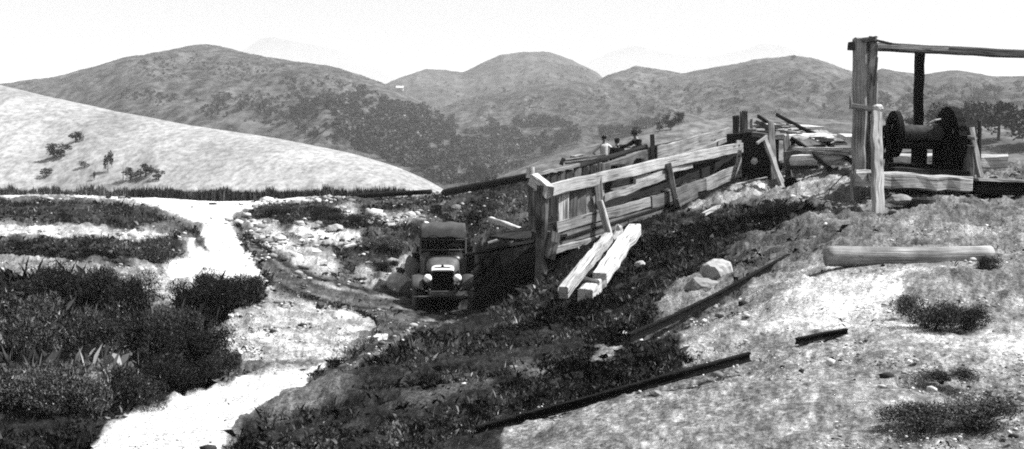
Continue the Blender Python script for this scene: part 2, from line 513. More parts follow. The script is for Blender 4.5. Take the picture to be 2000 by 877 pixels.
def dressed(x, y, v):
    px = x / y * 2144
    n = fbm(px / 30, np.log(y) * 20, 31, 3, .6)
    n2 = fbm(px / 9, np.log(y) * 70, 77, 3, .75)
    n3 = RNG.normal(0, 1, px.shape)
    n = n + .55 * fbm(px / 75 + 6 * np.log(y), np.log(y) * 55, 133, 3)
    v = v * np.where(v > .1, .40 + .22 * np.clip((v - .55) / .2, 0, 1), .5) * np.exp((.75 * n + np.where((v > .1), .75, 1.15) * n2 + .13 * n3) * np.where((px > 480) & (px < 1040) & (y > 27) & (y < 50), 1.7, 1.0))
    return np.clip(v, .004, .82)


NA, NR = 1250, 640
ga = np.linspace(-0.66, 0.66, NA); gr = np.exp(np.linspace(math.log(1.5), math.log(76), NR))
GX, GY = np.meshgrid(ga, gr); GX = GX * (GY + 4)
GZ0 = zg(GX, GY)
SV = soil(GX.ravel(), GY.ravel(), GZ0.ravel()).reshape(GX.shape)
rough_ = 0.6 + 0.9 * np.exp(-((SV - .3) / .35) ** 2)
disp = rough_ * (0.10 * fbm(GX / 1.6, GY / 1.6, 3, 3) + 0.085 * fbm(GX / .36, GY / .36, 8, 5, .65) * np.clip(GY / 14, .45, 1.5))
road = np.clip((SV - .68) / .1, 0, 1)
disp = disp * (1 - .65 * road)
disp = np.maximum(disp, -.12)
_px, _py = proj(GX, GY, GZ0); _t = poly_sd(_px, _py, TRACKZ) < 4; disp = np.where(_t, disp * .3 - .03, disp)
disp = np.where((np.abs(GY - 12.6) < 1.0) & (GX > 3.3), disp * .15 - .02, disp)
GZ = GZ0 + disp
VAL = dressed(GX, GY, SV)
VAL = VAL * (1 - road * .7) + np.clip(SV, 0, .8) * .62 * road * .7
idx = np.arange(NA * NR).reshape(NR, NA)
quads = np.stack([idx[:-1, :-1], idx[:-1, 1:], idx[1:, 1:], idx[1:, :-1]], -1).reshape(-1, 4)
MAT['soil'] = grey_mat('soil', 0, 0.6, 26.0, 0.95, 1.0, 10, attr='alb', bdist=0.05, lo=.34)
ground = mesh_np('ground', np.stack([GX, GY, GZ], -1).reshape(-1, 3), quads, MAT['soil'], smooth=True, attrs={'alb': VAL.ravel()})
tag(ground, kind='structure')

# ------------------------------------------------------------------ valley and hills
def fmat(name, base, var, s1, s2, dark=.5):
    m = bpy.data.materials.new(name); m.use_nodes = True
    nt = m.node_tree; N = nt.nodes; L = nt.links; bs = N['Principled BSDF']; bs.inputs['Roughness'].default_value = 1
    bs.inputs['Specular IOR Level'].default_value = 0.05
    tc = N.new('ShaderNodeTexCoord'); fs = []
    for sc, lo, hi, det in ((s1, 1 - var, 1 + var, 6), (s2, 1 - dark, 1 + dark * .6, 4)):
        nz = N.new('ShaderNodeTexNoise'); nz.inputs['Scale'].default_value = sc; nz.inputs['Detail'].default_value = det
        nz.inputs['Roughness'].default_value = .72
        mp = N.new('ShaderNodeMapping'); mp.inputs['Scale'].default_value = (1, .42, 1); L.new(tc.outputs['Object'], mp.inputs['Vector']); L.new(mp.outputs[0], nz.inputs['Vector'])
        mr = N.new('ShaderNodeMapRange'); mr.inputs['From Min'].default_value = .36; mr.inputs['From Max'].default_value = .64
        mr.inputs['To Min'].default_value = lo; mr.inputs['To Max'].default_value = hi
        L.new(nz.outputs['Fac'], mr.inputs['Value']); fs.append(mr.outputs[0])
    mu = N.new('ShaderNodeMath'); mu.operation = 'MULTIPLY'; L.new(fs[0], mu.inputs[0]); L.new(fs[1], mu.inputs[1])
    m2 = N.new('ShaderNodeMath'); m2.operation = 'MULTIPLY'; m2.inputs[1].default_value = base * HA; L.new(mu.outputs[0], m2.inputs[0])
    cb = N.new('ShaderNodeCombineColor')
    for k in range(3):
        L.new(m2.outputs[0], cb.inputs[k])
    L.new(cb.outputs[0], bs.inputs['Base Color'])
    return m


HILLS = []; HA = .62


def hill(name, ridge, wf, wb, zf, mat, namp=3.0, nsc=60.0, seed=1, bulge=1.0, nu=300, nv=110, ramp=8):
    px = np.array([r[0] for r in ridge], float)
    R = [W(*r) for r in ridge]
    u = np.linspace(px[0], px[-1], nu)
    # smooth interpolation of the crest
    def interp(vals):
        vals = np.array(vals, float); fine = np.interp(u, px, vals)
        k = max(3, nu // 60) | 1
        ker = np.hanning(k + 2)[1:-1]; ker /= ker.sum()
        return np.convolve(np.pad(fine, k // 2, mode='edge'), ker, 'valid')
    D = interp([r[2] for r in ridge]); Z = interp([p.z for p in R])
    A = interp([p.x / p.y for p in R])
    t = np.concatenate([np.linspace(-1, 0, nv, endpoint=False), np.linspace(0, 1, nv // 4)])
    T, Dm = np.meshgrid(t, D); _, Zm = np.meshgrid(t, Z); _, Am = np.meshgrid(t, A)
    depth = np.where(T < 0, wf, wb); Y = Dm + T * depth
    prof = np.where(T < 0, (0.5 + 0.5 * np.cos(np.pi * T)) * .45 + .55 * (1 - np.abs(T) ** (1.25 * bulge)), 0.5 + 0.5 * np.cos(np.pi * T))
    Zs = zf + (Zm - zf) * prof
    X = Am * Y
    env = np.sin(np.pi * np.clip(np.abs(T), 0, 1)) ** 1.6 * .93 + .07
    Zs = Zs + namp * env * (.8 * fbm(X / nsc, Y / (nsc * 1.6), seed, 5, .5) - .9 * np.abs(fbm(X / (nsc * .55), Y / (nsc * 2.2), seed + 40, 4, .5))) + namp * .06 * fbm(X / ramp, Y / ramp, seed + 9, 3)
    n2 = len(t); idx = np.arange(nu * n2).reshape(nu, n2)
    q = np.stack([idx[:-1, :-1], idx[1:, :-1], idx[1:, 1:], idx[:-1, 1:]], -1).reshape(-1, 4)
    V = np.stack([X, Y, Zs], -1).reshape(-1, 3)
    o = mesh_np(name, V, q, mat, smooth=True); tag(o, kind='structure'); HILLS.append((V, q))
    return o


MAT['grass_pale'] = fmat('dry_pasture', .37, .28, .05, 1.1, .40)
MAT['grass_mid'] = fmat('hill_pasture', .17, .35, .04, .4, .6)
MAT['scrub1'] = fmat('hill_scrub', .085, .45, .02, .16, .75)
MAT['scrub2'] = fmat('far_scrub', .085, .4, .012, .10, .6)
MAT['scrub3'] = fmat('dark_scrub', .075, .5, .02, .16, .75)

hill('near_hill', [(-420,100,235),(-150,130,230),(83,186,225),(220,216,215),(380,246,205),(540,270,195),(640,289,190),(700,303,186),(780,328,180),(835,352,175),(900,392,170)],
     95, 60, -16, MAT['grass_pale'], 1.2, 18, 3, nu=360)
hill('hillside', [(820,400,190),(900,374,195),(960,352,200),(1020,328,205),(1090,300,210),(1170,279,215),(1250,262,220),(1300,249,225),(1350,238,230),(1420,232,235),(1520,230,235),(1640,234,230),(1760,238,220),(1900,240,210),(2150,235,200),(2400,230,200)],
     110, 60, -16, MAT['grass_mid'], 1.6, 25, 13, nu=420)
hill('hill', [(-420,160,950),(-150,168,950),(0,165,940),(110,152,930),(180,132,920),(240,115,910),(300,107,900),(350,98,900),(390,90,900),(430,92,900),(500,108,890),(560,118,880),(640,130,860),(700,150,850),(770,174,840),(830,205,820),(900,250,800),(1000,320,760)],
     600, 300, -18, MAT['scrub1'], 15, 90, 23)
hill('hill', [(640,215,1500),(720,180,1500),(780,152,1500),(830,137,1500),(870,138,1500),(905,143,1500),(940,126,1500),(980,110,1500),(1030,104,1500),(1075,105,1500),(1120,120,1500),(1165,142,1500),(1190,165,1500),(1240,200,1500),(1320,240,1500)],
     800, 300, -18, MAT['scrub2'], 20, 130, 33)
hill('hill', [(780,250,1000),(850,218,1000),(900,196,1000),(960,182,1000),(1060,168,1000),(1120,160,1000),(1180,166,1000),(1240,182,1000),(1330,200,1000),(1450,240,1000)],
     640, 250, -18, MAT['scrub3'], 14, 90, 43)
hill('hill', [(1050,240,1150),(1120,190,1150),(1180,153,1150),(1240,134,1150),(1300,142,1150),(1330,146,1140),(1420,130,1130),(1480,118,1120),(1550,112,1110),(1600,120,1100),(1650,140,1100),(1720,160,1100),(1820,200,1100),(1900,240,1100)],
     800, 300, -18, MAT['scrub1'], 17, 110, 53)
hill('hill', [(1500,215,850),(1580,180,850),(1640,158,850),(1700,145,850),(1722,134,850),(1760,142,850),(1800,151,850),(1830,144,850),(1870,141,850),(1943,152,850),(2050,150,850),(2200,170,850),(2400,190,850)],
     560, 260, -18, MAT['scrub3'], 13, 80, 63)
hill('far_hill', [(300,150,6500),(400,112,6500),(470,100,6500),(510,75,6500),(532,72,6500),(560,78,6500),(600,85,6500),(660,98,6500),(720,125,6500),(800,170,6500),(900,200,6500)],
     1500, 900, -20, MAT['scrub2'], 20, 300, 73, nu=160, nv=40)
hill('far_hill', [(1050,200,6800),(1150,120,6800),(1200,98,6800),(1240,88,6800),(1300,104,6800),(1380,112,6800),(1450,98,6800),(1490,84,6800),(1530,90,6800),(1600,115,6800),(1750,150,6800),(1900,180,6800)],
     1500, 900, -20, MAT['scrub2'], 20, 300, 83, nu=160, nv=40)
# valley floor out to the horizon
n = 90
vx = np.sinh(np.linspace(-4.2, 4.2, n)); vx = vx / vx.max() * 9000; vy = np.geomspace(74, 9200, n)
VX, VY = np.meshgrid(vx, vy); VZ = -17.5 + 1.2 * fbm(VX / 60, VY / 60, 4, 3)
VZ = VZ - 3 * np.clip((120 - VY) / 46, 0, 1)
i_ = np.arange(n * n).reshape(n, n)
vq = np.stack([i_[:-1, :-1], i_[:-1, 1:], i_[1:, 1:], i_[1:, :-1]], -1).reshape(-1, 4)
vf = mesh_np('valley_floor', np.stack([VX, VY, VZ], -1).reshape(-1, 3), vq, MAT['scrub3'], smooth=True); tag(vf, kind='structure')
HILLS.append((np.stack([VX, VY, VZ], -1).reshape(-1, 3), vq))
_v = []; _f = []
for V, q in HILLS:
    b = len(_v); _v += V.tolist(); _f += (q + b).tolist()
BVH = BVHTree.FromPolygons(_v, _f)


def FAR(px, py):
    d = W(px, py, 1.0).normalized(); h = BVH.ray_cast(Vector((0, 0, 0)) + d * 80, d)
    return h[0]
MAT['wood_rail'] = wood('dressed_timber', 0.62, 0.30, 0.30)
MAT['wood_bright'] = wood('fresh_timber', 0.62, 0.25, 0.3)
MAT['wood_grey'] = wood('grey_timber', 0.25, 0.4, 0.4)
MAT['wood_post'] = wood('post_timber', 0.52, 0.40, 0.45)
MAT['wood_stain'] = wood('stained_timber', 0.20, 0.55, 0.8)
MAT['wood_dark2'] = wood('beam_timber', 0.08, 0.5, 0.3)
MAT['wood_log'] = wood('bark_log', 0.50, 0.40, 0.6)
MAT['rock_white'] = grey_mat('white_rock', 0.50, 0.2, 5, 0.95, 0.6, bdist=0.04)
MAT['paint_black'] = grey_mat('black_enamel', 0.006, 0.3, 8, 0.35, 0.05)
MAT['paint_grey'] = grey_mat('dusty_enamel', 0.085, 0.4, 5, 0.5, 0.05)
MAT['canvas'] = grey_mat('canvas', 0.06, 0.35, 5, 0.95, 0.4)
MAT['rubber'] = grey_mat('rubber', 0.03, 0.4, 12, 0.9, 0.3)
MAT['tyre_dusty'] = grey_mat('dusty_tyre', 0.16, 0.5, 9, 0.95, 0.4)
MAT['nickel'] = grey_mat('nickel', 1.2, 0.05, 8, 0.3, 0.0)
MAT['lens'] = grey_mat('headlamp_glass', 1.4, 0.03, 10, 0.3, 0.0)
MAT['paint_dusty'] = grey_mat('dusty_guard', 0.04, 0.4, 5, 0.5, 0.05)
MAT['glass_dark'] = grey_mat('dark_glass', 0.02, 0.2, 4, 0.15, 0.0)
MAT['skin'] = grey_mat('skin', 0.30, 0.1, 10, 0.7, 0.0)
MAT['shirt_white'] = grey_mat('white_cotton', 0.75, 0.1, 10, 0.95, 0.2)
MAT['cloth_dark'] = grey_mat('dark_cloth', 0.010, 0.3, 10, 0.95, 0.2)
MAT['cloth_mid'] = grey_mat('grey_cloth', 0.12, 0.3, 10, 0.95, 0.2)
MAT['canvas_pale'] = grey_mat('oilcloth', 0.25, 0.3, 5, 0.9, 0.2)
def clear_glass():
    m = bpy.data.materials.new('window_glass'); m.use_nodes = True; bs = m.node_tree.nodes['Principled BSDF']
    bs.inputs['Transmission Weight'].default_value = 1; bs.inputs['Roughness'].default_value = .03; bs.inputs['IOR'].default_value = 1.1
    bs.inputs['Base Color'].default_value = (.8, .8, .8, 1); return m
MAT['glass_clear'] = clear_glass()
# ================================================================== loading chute
def line_d(x0, y0, x1, y1):
    def f(px):
        a = (px - 1000.0) / F
        # x0 + t dx = a (y0 + t dy)   (depth taken along the wall's own plan line)
        t = (a * y0 - x0) / ((x1 - x0) - a * (y1 - y0))
        return y0 + t * (y1 - y0)
    return f


DN = line_d(0.62, 24.0, 6.35, 31.0)      # near wall
DF = line_d(0.42, 26.3, 7.1, 34.3)       # far wall


def wn(px, py, off=0.0):
    return W(px, py, DN(px) + off)


def wf(px, py, off=0.0):
    return W(px, py, DF(px) + off)


ch = thing('loading_chute', 'long sloping plank-sided loading chute on rough posts above the parked truck', 'chute', onground(0.7, 24.0))


def part(name, p0, p1, w, h, mat, parent=ch, **k):
    g = Geo(); beam(g, p0, p1, w, h, **k); return g.build(name, MAT[mat], parent)


def ppart(name, p0, p1, r0, r1, mat, parent=ch, **k):
    g = Geo(); pole(g, p0, p1, r0, r1, **k); return g.build(name, MAT[mat], parent)


WNV = Vector((7.0, -5.73, 0)).normalized()      # out of the near wall, towards the viewer
# end posts
pa = ppart('post', W(1055, 566, 23.9), W(1059, 362, 23.9), .135, .12, 'wood_stain', rough=.1, seg=14)
part('packing_block', W(1044, 352, 24.3), W(1074, 372, 23.75), .22, .26, 'wood_white', rough=.03)
ppart('post', W(1041, 470, 26.2), W(1036, 328, 26.2), .095, .085, 'wood_stain')
ppart('post_cap', W(1036, 347, 26.2), W(1036, 326, 26.2), .105, .10, 'wood_white')
ppart('post', W(1050, 450, 25.0), W(1049, 372, 25.0), .07, .07, 'wood_stain')
# near wall
part('top_rail', wn(1070, 372), wn(1447, 287), .11, .27, 'wood_rail', bow=.03, rough=.016, seg=16, up=(0, 0, 1))
cols = [(1101, 19, 'wood_white'), (1119, 15, 'wood_mid'), (1136, 17, 'wood_grey'), (1152, 14, 'wood_pale'), (1168, 17, 'wood_white')]
for cx, w, m in cols:
    top = 372 - (cx - 1070) * .22; bot = 446 - (cx - 1088) * .27
    part('upright_board', wn(cx - 1, bot, .13), wn(cx, top, .13), .030, w / F * 24 * 1.42 , m, up=(.77, .63, 0), rough=.004)
part('upright_board', wn(1160, 398, -.02), wn(1181, 384, -.02), .03, .32, 'wood_pale', up=(0, 0, 1), rough=.012)
part('side_plank', wn(1088, 444, .03), wn(1272, 394, .03), .05, .24, 'wood_pale', rough=.01)
part('side_plank', wn(1086, 470, .06), wn(1272, 417, .06), .05, .27, 'wood_grey', rough=.012)
part('side_plank', wn(1076, 492, 0), wn(1216, 452, 0), .05, .15, 'wood_pale', rough=.025, taper=.5)
part('side_plank', wn(1272, 396, .0), wn(1380, 358, .0), .06, .30, 'wood_grey', rough=.012)
part('side_plank', wn(1378, 361, -.02), wn(1446, 331, -.02), .06, .36, 'wood_pale', rough=.012)
part('side_plank', wn(1225, 432, .05), wn(1300, 408, .05), .05, .10, 'wood_mid', rough=.02)
part('slab', wn(1178, 388, .0), wn(1303, 344, -.02), .12, .17, 'wood_pale', rough=.03, taper=.75)
part('slab', wn(1195, 374, .1), wn(1300, 349, .1), .05, .10, 'wood_grey', rough=.03)
part('slab', wn(1240, 352, .04), wn(1352, 322, .04), .06, .15, 'wood_rail', rough=.02, taper=.8)
part('slab', wn(1290, 332, .1), wn(1420, 305, .1), .05, .09, 'wood_mid', rough=.02)
pl = part('end_plate', wn(1443, 346, -.10), wn(1443, 274, -.10), .05, .20, 'wood_rail', up=(.77, .63, 0), rough=.005)
for y in (284, 305, 337):
    g = Geo(); c = wn(1443, y, -.14); lathe(g, c, WNV, [(-.02, .03), (.02, .03), (.025, .02)], 10); g.build('bolt', MAT['iron'], pl)
# props leaning against the wall
pr = part('prop', wn(1171, 392, -.15), onground(wn(1193, 474, -.6).x, wn(1193, 474, -.6).y, -.1), .13, .16, 'wood_white', rough=.008)
part('prop', wn(1168, 396, -.02), wn(1166, 346, -.02), .10, .24, 'wood_grey', up=(.77, .63, 0), rough=.008)  # upper half of the prop, the rail's shade put into grey timber
part('prop', wn(1305, 318, -.14), onground(wn(1323, 418, -.4).x, wn(1323, 418, -.4).y, -.1), .13, .17, 'wood_pale', rough=.008)
part('batten', wn(1128, 483, -.1), wn(1136, 494, -.35), .05, .05, 'wood_pale', rough=.004)
# far wall
for i in range(9):
    cx = 1050 + i * 15.5
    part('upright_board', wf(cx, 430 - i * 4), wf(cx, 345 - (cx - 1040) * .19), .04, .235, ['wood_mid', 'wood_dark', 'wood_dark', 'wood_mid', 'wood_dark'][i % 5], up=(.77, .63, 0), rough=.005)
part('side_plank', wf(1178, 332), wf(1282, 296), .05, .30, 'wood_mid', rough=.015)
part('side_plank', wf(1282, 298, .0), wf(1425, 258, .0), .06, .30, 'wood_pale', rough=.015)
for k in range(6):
    part('side_plank', wf(1180, 360 + 19 * k), wf(1440, 290 + 19 * k), .05, .29, 'wood_black', rough=.008)  # black planks stand in for the shade inside the chute
part('cap_rail', wf(1030, 345, -.05), wf(1130, 322, -.05), .10, .07, 'wood_pale', rough=.008)
ppart('cap_pole', wf(1125, 326, .05), wf(1262, 286, .1), .07, .06, 'wood_black')
part('cap_rail', wf(1262, 292, .2), wf(1400, 262, .2), .14, .10, 'wood_black', rough=.01)
part('inner_rail', wf(1285, 318, -.7), wf(1460, 256, -.7), .09, .16, 'wood_pale', rough=.02, bow=-.05)
part('inner_rail', wf(1340, 312, -.5), wf(1450, 270, -.5), .09, .13, 'wood_dark', rough=.02)
part('post', wf(1172, 400, -.12), wf(1172, 318, -.12), .12, .15, 'wood_pale', rough=.008)
part('post', wf(1276, 330, -.15), wf(1274, 262, -.15), .12, .16, 'wood_mid', rough=.01)
part('post', wf(1281, 330, -.2), wf(1281, 285, -.2), .08, .12, 'wood_dark', rough=.01)
ppart('hanging_block', wf(1252, 323, -.3), wf(1252, 309, -.3), .16, .14, 'wood_dark')
part('hanging_block', wf(1200, 332, -.4), wf(1214, 328, -.4), .25, .22, 'wood_black', rough=.02)
# floor of the chute, its deep shade put into black planks
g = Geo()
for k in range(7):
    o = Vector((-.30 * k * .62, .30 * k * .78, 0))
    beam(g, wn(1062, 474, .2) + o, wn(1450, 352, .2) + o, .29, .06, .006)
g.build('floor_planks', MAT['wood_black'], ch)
# end boards and the outlet over the truck
part('cross_beam', W(1058, 470, 24.1), W(1041, 455, 26.2), .16, .2, 'wood_black')
part('end_block', W(1070, 505, 23.9), W(1083, 455, 23.95), .28, .26, 'wood_mid', rough=.03)
part('outlet_lip', W(1052, 468, 24.3), W(960, 490, 26.8), 1.5, .06, 'wood_black', up=(0, -.3, 1))
for a, b in (((1058, 500), (1110, 480)), ((1062, 528), (1150, 490))):
    part('bearer', W(a[0], a[1], 24.6), W(b[0], b[1], 25.6), .2, .25, 'wood_black')
part('dark_backing', W(1060, 475, 25.4), W(1180, 450, 27.5), .05, .9, 'wood_black')
# top end: junction posts
part('post', W(1438, 270, 33), W(1438, 226, 33), .18, .20, 'wood_dark', rough=.015)
part('post', W(1448, 270, 32.5), W(1448, 219, 32.5), .09, .1, 'wood_mid', rough=.01)
part('post', W(1456, 300, 32), W(1455, 217, 32), .13, .14, 'wood_mid', rough=.012)
part('post', W(1468, 260, 33), W(1467, 232, 33), .08, .09, 'wood_pale', rough=.01)
part('dark_backing', W(1450, 300, 31.6), W(1520, 300, 30.6), .06, .95, 'wood_black')  # black boards added to keep the shaded opening dark
part('dark_backing', W(1450, 330, 31.4), W(1506, 330, 30.7), .06, .7, 'wood_black')
part('top_beam', W(1425, 272, 32.2), W(1500, 266, 31.2), .3, .3, 'wood_black', rough=.03)

# coal put in the chute to darken its inside: one heap
g = Geo()
for k in range(60):
    t = random.random(); px = 1085 + t * 340; c = wn(px, 452 - (px - 1085) * .31, .4 + random.random() * 1.1); c.z += .05 + random.random() * .1
    rock(g, c, (random.uniform(.08, .22),) * 3, k, 1, .25, .7)
o = g.build('coal', MAT['coal'], None, loc=wn(1250, 400, .8)); tag(o, 'black coal added to darken the floor of the plank chute', 'coal', kind='stuff')

# ================================================================== trestle and tramway at the head of the chute
tr = thing('tramway_trestle', 'rough timber trestle and tip deck carrying the little tramway down from the chute head', 'trestle', onground(W(1520, 300, 31).x, 31))


def tpart(name, a, b, w, h, m, **k):
    return part(name, W(*a), W(*b), w, h, m, parent=tr, **k)


tpart('post', (1513, 366, 28.5), (1505, 240, 30), .17, .18, 'wood_mid', rough=.015)
tpart('post', (1540, 350, 29), (1536, 268, 30), .16, .16, 'wood_mid', rough=.015)
tpart('post', (1534, 372, 27.6), (1549, 276, 30.5), .10, .12, 'wood_black', rough=.01)
tpart('brace', (1531, 372, 27.2), (1509, 310, 28.2), .12, .12, 'wood_pale', rough=.01)
tpart('brace', (1511, 316, 28.2), (1494, 270, 28.8), .12, .10, 'wood_pale', rough=.012)
tpart('brace', (1478, 280, 28.6), (1498, 266, 28.8), .07, .07, 'wood_pale', rough=.006)
tpart('cap_beam', (1470, 262, 31), (1560, 274, 30.2), .2, .14, 'wood_mid', rough=.02)
tpart('cap_beam', (1523, 268, 30), (1590, 266, 31), .35, .12, 'wood_white', rough=.02)
tpart('cap_beam', (1480, 240, 35), (1560, 243, 36), .3, .10, 'wood_pale', rough=.02)
tpart('cap_beam', (1533, 300, 29), (1663, 296, 29), .24, .14, 'wood_grey', rough=.02)
for i in range(11):
    t = i / 10
    tpart('deck_plank', (1500 + 115 * t, 250 + 24 * t, 36 - 7 * t), (1553 + 105 * t, 243 + 30 * t, 38 - 7.5 * t), .34, .06, ['wood_pale', 'wood_grey', 'wood_white', 'wood_mid', 'wood_pale'][i % 5], rough=.012)
tpart('deck_plank', (1562, 245, 35), (1588, 249, 34.5), .9, .06, 'wood_white', rough=.01)
tpart('deck_plank', (1590, 262, 31), (1630, 281, 30), .8, .05, 'wood_white', rough=.01)
tpart('deck_plank', (1600, 256, 33), (1640, 282, 31), .45, .05, 'wood_pale', rough=.01)
tpart('deck_plank', (1560, 290, 28.6), (1664, 292, 26.5), .42, .07, 'wood_white', rough=.015)
tpart('deck_plank', (1575, 297, 28), (1668, 300, 26), .3, .07, 'wood_pale', rough=.015)
tpart('deck_plank', (1655, 265, 27), (1680, 272, 25.5), .5, .10, 'wood_white', rough=.015)
tpart('deck_plank', (1480, 246, 33), (1500, 243, 34), .5, .08, 'wood_white', rough=.01)
tpart('deck_plank', (1464, 255, 31.4), (1482, 254, 31.8), .4, .08, 'wood_pale', rough=.01)
ppart('sleeper_log', W(1548, 314, 28), W(1652, 311, 26.5), .13, .15, 'wood_white', parent=tr)
ppart('sleeper_log', W(1540, 325, 28.5), W(1600, 322, 28), .10, .10, 'wood_dark', parent=tr)
tpart('side_board', (1478, 248, 33.5), (1512, 262, 31), .06, .4, 'wood_mid', rough=.01)
tk = thing('tramway_track', 'narrow pair of dark rails dropping from the chute head towards the winch', 'track', W(1560, 290, 29))
for (pts, nm) in (([(1481, 230, 36.5), (1505, 246, 34), (1512, 251, 33)], 0), ([(1540, 270, 30.5), (1556, 281, 29.5), (1574, 293, 28.5), (1574.5, 293.2, 28.4)], 0),
                  ([(1517, 227, 37.5), (1563, 252, 34), (1590, 265, 32), (1627, 292, 29)], 0), ([(1588, 305, 27.5), (1621, 333, 25)], 0), ([(1620, 289, 29.2), (1661, 318, 26), (1684, 335, 24)], 0)):
    P = [W(*p) for p in pts]
    g = Geo()
    for a, b in zip(P[:-1], P[1:]):
        if (b - a).length > .05:
            beam(g, a + Vector((0, 0, .05)), b + Vector((0, 0, .05)), .07, .11, .002, seg=3)
    g.build('rail', MAT['iron'], tk)
for a, b in (((1497, 242, 35), (1536, 238, 36)), ((1555, 283, 29.5), (1610, 280, 30)), ((1598, 312, 27), (1648, 308, 27))):
    g = Geo(); beam(g, W(*a) - Vector((0, 0, .07)), W(*b) - Vector((0, 0, .07)), .14, .08, .008); g.build('sleeper', MAT['wood_mid'], tk)

# dark round block on the bank below the trestle
g = Geo(); c = W(1547, 358, 27.0); lathe(g, c - Vector((.05, .14, .0)), (.15, 1, 0), [(0, .1), (.01, .155), (.2, .165), (.26, .13), (.28, .04)], 16)
o = g.build('iron_drum', MAT['iron'], None, loc=c); tag(o, 'small black round drum on the bank at the foot of the leaning trestle brace', 'drum')

# ================================================================== winch headframe
D0 = 21.0
hf = thing('winch_headframe', 'tall squared timber frame with a long top beam standing over the winch', 'headframe', onground(W(1690, 340, D0).x, D0))


def hp(name, a, b, w, h, m, **k):
    return part(name, W(*a), W(*b), w, h, m, parent=hf, **k)


hp('post', (1677, 345, 21), (1678, 76, 21), .22, .22, 'wood_post', up=(0, -1, 0), rough=.012)
hp('post', (1692, 330, 21.35), (1692, 76, 21.35), .16, .10, 'wood_grey', up=(0, -1, 0), rough=.01)
hp('post', (1702, 215, 21.1), (1703, 74, 21.1), .15, .18, 'wood_post', up=(0, -1, 0), rough=.02)
hp('post', (1700, 335, 21.1), (1701, 214, 21.1), .05, .12, 'wood_dark', up=(0, -1, 0), rough=.008)
hp('post_head', (1683, 79, 21.05), (1711, 77, 20.95), .34, .10, 'wood_grey', rough=.02)
hp('splinter', (1707, 168, 20.9), (1713, 112, 20.9), .03, .07, 'wood_grey', up=(0, -1, 0), rough=.015)
tb = hp('top_beam', (1660, 89.5, 21), (2140, 113, 22.6), .17, .15, 'wood_dark2', rough=.008, seg=14)
hp('beam_strip', (1714, 90, 20.88), (1852, 97, 21.4), .03, .07, 'wood_pale', rough=.004)
hp('beam_strip', (1708, 78, 20.95), (1760, 90, 21.2), .05, .04, 'wood_dark', rough=.004)
hp('tie_board', (1660, 206, 20.86), (1717, 216, 20.86), .05, .10, 'wood_pale', rough=.008)
hp('tie_board', (1661, 212, 20.84), (1660.5, 188, 20.84), .04, .05, 'wood_pale', rough=.006, up=(0, -1, 0))
g = Geo(); rock(g, W(1714, 213, 20.55), (.11, .10, .115), 3, 2, .08); g.build('insulator_knob', MAT['wood_white'], hf)
hp('front_post', (1715, 424, 19.0), (1712, 222, 20.4), .17, .16, 'wood_post', rough=.014, up=(0, -1, 0))
hp('back_post', (1790, 345, 23.2), (1797, 100, 21.95), .15, .17, 'wood_black', up=(0, -1, 0), rough=.008)
hp('outer_post', (2105, 392, 22.4), (2100, 105, 22.45), .2, .2, 'wood_mid', up=(0, -1, 0))
hp('thin_stake', (1664, 392, 20.4), (1662, 330, 20.4), .04, .05, 'wood_pale', up=(0, -1, 0), rough=.004)

bd = thing('winch_bed', 'heavy hewn log bed carrying the black winch on the right-hand bank', 'timber bed', onground(W(1780, 360, 20.3).x, 20.3))


def bp(name, a, b, w, h, m, **k):
    return part(name, W(*a), W(*b), w, h, m, parent=bd, **k)


bp('front_log', (1668, 349, 20.4), (1888, 361, 20.6), .30, .30, 'wood_rail', rough=.03, taper=.93, seg=10)
bp('end_log', (1655, 335, 21.5), (1712, 345, 20.2), .26, .16, 'wood_mid', rough=.03)
bp('back_log', (1740, 313, 24), (1960, 316, 24.6), .3, .3, 'wood_white', rough=.02)
bp('back_log', (1740, 302, 25), (1900, 300, 25), .15, .12, 'wood_pale', rough=.02)
bp('side_log', (1716, 352, 20.7), (1745, 330, 24), .24, .2, 'wood_black', rough=.02)
bp('side_log', (1884, 352, 20.6), (1895, 330, 24), .24, .26, 'wood_black', rough=.02)
bp('side_log', (1740, 340, 20.8), (1885, 345, 20.9), .3, .22, 'wood_black', rough=.02)
bp('deck_plank', (1893, 350, 20.8), (2060, 357, 21.2), .6, .06, 'wood_pale', rough=.01)
bp('deck_bearer', (1890, 366, 20.9), (2060, 370, 21.3), .5, .26, 'wood_black', rough=.01)
bp('upright', (1889, 345, 20.9), (1889, 285, 20.9), .18, .24, 'wood_mid', up=(0, -1, 0), rough=.02)
bp('leaning_stay', (1915, 347, 20.9), (1895, 250, 21.3), .10, .11, 'wood_pale', rough=.012)
bp('upright', (1912, 345, 21.4), (1913, 235, 21.4), .06, .06, 'wood_dark', rough=.01)
bp('cross_piece', (1878, 268, 20.9), (1900, 270, 20.9), .08, .07, 'wood_pale', rough=.02)

# winch
cw = W(1806, 262, 21.4)
wi = thing('cable_winch', 'black cast-iron hand winch with spoked flywheels and a rope drum under the headframe', 'winch', W(1806, 345, 21.4))


